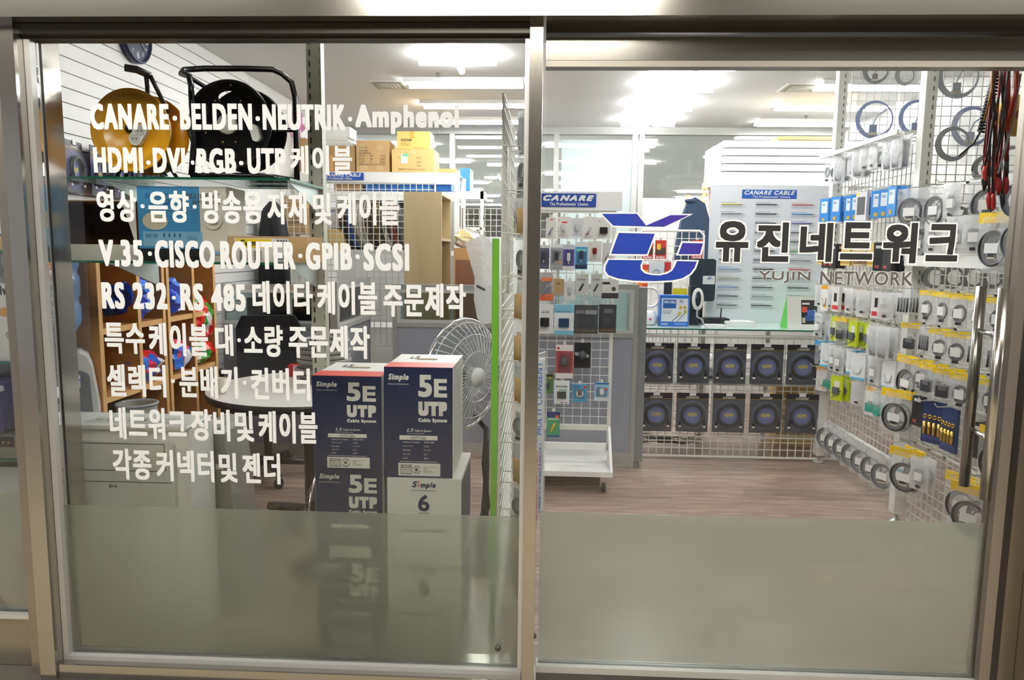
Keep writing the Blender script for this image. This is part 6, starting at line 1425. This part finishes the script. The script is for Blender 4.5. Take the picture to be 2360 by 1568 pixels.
# ------------------------------------------------------------------ vinyl lettering on the panes
def on_pane(s, px0, y0, px1, y1, Y, m, bold=0.0, shear=0.0, out=None, ow=0.0):
    """letters cut from vinyl, laid on the glass; returns a builder in world coordinates"""
    a, c = P(px0, y1, Y=Y), P(px1, y0, Y=Y); b = MB(((a.x + c.x) / 2, Y, (a.z + c.z) / 2))
    b.text(s, a.x, a.z, c.x, c.z, Y, m, bold, shear); return b
def place_line(parts_, label, cat='lettering', group='white vinyl lettering lines', yo=-.0012, m=VINYL):
    Y = YF + yo; segs = [(s, P(x0, y1, Y=Y), P(x1, y0, Y=Y), bold) for s, x0, y0, x1, y1, bold in parts_]
    o_ = ((segs[0][1].x + segs[-1][2].x) / 2, Y, segs[0][1].z); b = MB(o_)
    zt0 = None
    for s, a, c, bold in segs:
        b.text(s, a.x, a.z, c.x, c.z, Y, None, bold)
    b.mats = []; b.mi = [0] * len(b.f)
    return solo('vinyl_lettering', b, m, label, cat, group)
E_, Kb = .031, .018
lines = [
 ([('CANARE', 210, 239, 388, 299, E_), ('·', 398, 267, 408, 278, .05), ('BELDEN', 416, 239, 580, 299, E_), ('·', 589, 268, 599, 279, .05), ('NEUTRIK', 606, 241, 796, 300, E_), ('·', 802, 269, 812, 280, .05), ('Amphenol', 819, 242, 1058, 309, E_)], 'topmost line of white lettering on the left pane, crossing both cable reels'),
 ([('HDMI', 217, 340, 328, 398, E_), ('·', 337, 370, 347, 380, .05), ('DVI', 354, 341, 426, 399, E_), ('·', 440, 370, 448, 380, .05), ('RGB', 455, 342, 543, 400, E_), ('·', 551, 371, 561, 381, .05), ('UTP', 571, 342, 657, 401, E_), ('케이블', 670, 336, 811, 402, Kb)], 'second line of white lettering on the left pane, across the upper glass shelf'),
 ([('영상', 225, 438, 313, 511, Kb), ('·', 324, 471, 333, 480, .05), ('음향', 344, 440, 434, 513, Kb), ('·', 444, 472, 453, 481, .05), ('방송용', 467, 440, 604, 515, Kb), ('자재', 617, 442, 706, 517, Kb), ('및', 722, 445, 763, 518, Kb), ('케이블', 778, 444, 920, 519, Kb)], 'third line of white lettering on the left pane, across the blue box'),
 ([('V.35', 230, 553, 328, 614, E_), ('·', 341, 580, 350, 590, .05), ('CISCO', 358, 555, 494, 617, E_), ('ROUTER', 509, 557, 680, 620, E_), ('·', 687, 585, 697, 595, .05), ('GPIB', 705, 560, 811, 622, E_), ('·', 819, 587, 829, 597, .05), ('SCSI', 838, 562, 943, 624, E_)], 'fourth line of white lettering on the left pane, at the lower glass shelf'),
 ([('RS 232', 236, 652, 384, 712, E_), ('·', 396, 682, 405, 691, .05), ('RS 485', 417, 655, 565, 716, E_), ('데이타', 583, 649, 720, 723, Kb), ('케이블', 732, 650, 869, 725, Kb), ('주문제작', 884, 655, 1074, 730, Kb)], 'fifth line of white lettering on the left pane, across the bookcases'),
 ([('특수', 243, 745, 332, 815, Kb), ('케이블', 345, 746, 478, 820, Kb), ('대', 497, 748, 536, 820, Kb), ('·', 547, 780, 555, 789, .05), ('소량', 563, 750, 651, 822, Kb), ('주문제작', 666, 752, 852, 825, Kb)], 'sixth line of white lettering on the left pane, across the conduit coil'),
 ([('셀렉터', 249, 842, 381, 914, Kb), ('·', 394, 874, 403, 883, .05), ('분배기', 415, 846, 547, 917, Kb), ('·', 560, 878, 568, 887, .05), ('컨버터', 580, 850, 714, 922, Kb)], 'seventh line of white lettering on the left pane, at the round table'),
 ([('네트워크', 255, 942, 428, 1012, Kb), ('장비', 442, 945, 529, 1016, Kb), ('및', 543, 948, 584, 1018, Kb), ('케이블', 597, 950, 731, 1021, Kb)], 'eighth line of white lettering on the left pane, over the air conditioner top'),
 ([('각종', 262, 1036, 347, 1105, Kb), ('커넥터', 362, 1040, 492, 1109, Kb), ('및', 506, 1045, 546, 1112, Kb), ('젠더', 560, 1046, 645, 1115, Kb)], 'lowest line of white lettering on the left pane, over the air conditioner front')]
for sg_, lb in lines: place_line(sg_, lb)
# emblem and shop name on the door
YD = YF + .0285
def poly_px(pts, m, y, b, o_):
    q = [(P(a, c, Y=YD).x - o_.x, P(a, c, Y=YD).z - o_.z) for a, c in pts]
    b.add([(x, y, z) for x, z in q], [list(range(len(q)))], m)
BL = None
def blue_mat():
    m, nt, n, l, b, o = nodemat('emblem_blue'); tc = n.new('ShaderNodeTexCoord'); sp = n.new('ShaderNodeSeparateXYZ'); l.new(tc.outputs['Object'], sp.inputs[0])
    mr = n.new('ShaderNodeMapRange'); mr.inputs['From Min'].default_value = -.16; mr.inputs['From Max'].default_value = .16
    ad = n.new('ShaderNodeMath'); ad.operation = 'ADD'; l.new(sp.outputs['X'], ad.inputs[0]); l.new(sp.outputs['Z'], ad.inputs[1]); l.new(ad.outputs[0], mr.inputs['Value'])
    cr = n.new('ShaderNodeValToRGB'); cr.color_ramp.elements[0].color = srgb('16348f') + (1,); cr.color_ramp.elements[0].position = .45; cr.color_ramp.elements[1].color = srgb('3a2380') + (1,)
    l.new(mr.outputs[0], cr.inputs[0]); l.new(cr.outputs[0], b.inputs['Base Color']); b.inputs['Roughness'].default_value = .4; return m
EB = blue_mat(); c = P(1512, 570, Y=YD)
t = thing('emblem', 'blue and violet angular emblem with white outline on the door glass', 'emblem', (c.x, YD, c.z)); o_ = Vector(t.location)
def arc(cx, cy, rx, ry, a0, a1, n=14): return [(cx + rx * math.cos(math.radians(a0 + (a1 - a0) * i / n)), cy + ry * math.sin(math.radians(a0 + (a1 - a0) * i / n))) for i in range(n + 1)]
shapes = {
 'upper_chevron': ([(1387, 493), (1468, 493), (1489, 520), (1545, 496), (1588, 496), (1530, 523), (1413, 520)], [(1380, 490), (1470, 490), (1490, 516), (1544, 493), (1598, 493), (1531, 526), (1412, 524)]),
 'middle_block': ([(1426, 537), (1509, 539), (1491, 586), (1408, 585)], [(1422, 533), (1514, 535), (1493, 590), (1403, 589)]),
 'right_block': ([(1573, 560), (1620, 561), (1613, 586), (1563, 586)], [(1570, 556), (1625, 557), (1616, 589), (1558, 589)]),
 'lower_bowl': ([(1403, 599), (1481, 600), (1476, 612), (1477, 622), (1485, 630), (1500, 634), (1520, 635), (1538, 631), (1549, 624), (1556, 612), (1560, 602), (1606, 603), (1600, 618), (1590, 631), (1573, 641), (1550, 646), (1510, 648), (1460, 647), (1425, 642), (1402, 634), (1395, 624), (1396, 613)],
                [(1400, 596), (1485, 597), (1480, 612), (1481, 620), (1488, 627), (1502, 631), (1520, 632), (1536, 628), (1546, 621), (1553, 610), (1557, 599), (1611, 600), (1604, 620), (1593, 634), (1575, 644), (1551, 650), (1510, 652), (1459, 651), (1423, 646), (1399, 637), (1391, 625), (1392, 612)])}
WV = mat('cfcfce', .6)
for nm, (inn, out_) in shapes.items():
    b = MB(); poly_px(inn, EB, -.0012, b, o_); poly_px(out_, WV, -.0004, b, o_); part(nm, b, None, t)
def outlined(strs, label, m, ow, bold, name='vinyl_lettering'):
    segs = [(s, P(x0, y1, Y=YD), P(x1, y0, Y=YD)) for s, x0, y0, x1, y1 in strs]
    o_ = Vector(((segs[0][1].x + segs[-1][2].x) / 2, YD, segs[0][1].z)); t = thing(name, label, 'lettering', o_)
    b = MB(o_); b2 = MB(o_)
    for s, a, c in segs:
        q0, f0 = place_glyphs(s, a.x, a.z, c.x, c.z, bold); q1, f1 = place_glyphs(s, a.x, a.z, c.x, c.z, bold, 0, ow)
        b.add([(u, YD - .0014 - e, v) for u, v, e in q0], f0); b2.add([(u, YD - .0006 - e, v) for u, v, e in q1], f1)
    b.mats = []; b.mi = [0] * len(b.f); b2.mats = []; b2.mi = [0] * len(b2.f)
    part('letter_face', b, m, t); part('letter_outline', b2, WV, t); return t
outlined([('유', 1648, 510, 1727, 603), ('진', 1742, 513, 1821, 603), ('네', 1841, 514, 1921, 603), ('트', 1935, 513, 2015, 598), ('워', 2032, 514, 2116, 606), ('크', 2132, 517, 2212, 602)], 'large black Korean shop name with white outline on the door glass', mat('0d0c0d', .7), .0042, .026)
outlined([('YUJIN', 1747, 626, 1868, 651), ('NETWORK', 1889, 627, 2105, 656)], 'thin grey English shop name under the black Korean letters', mat('4a4746', .6), .0013, .013)
for o in list(COL.objects):
    if 'short' in o: del o['short']
for o in [o for o in COL.objects if 'category' in o and 'label' not in o]:
    for c in list(o.children_recursive): bpy.data.objects.remove(c)
    bpy.data.objects.remove(o)
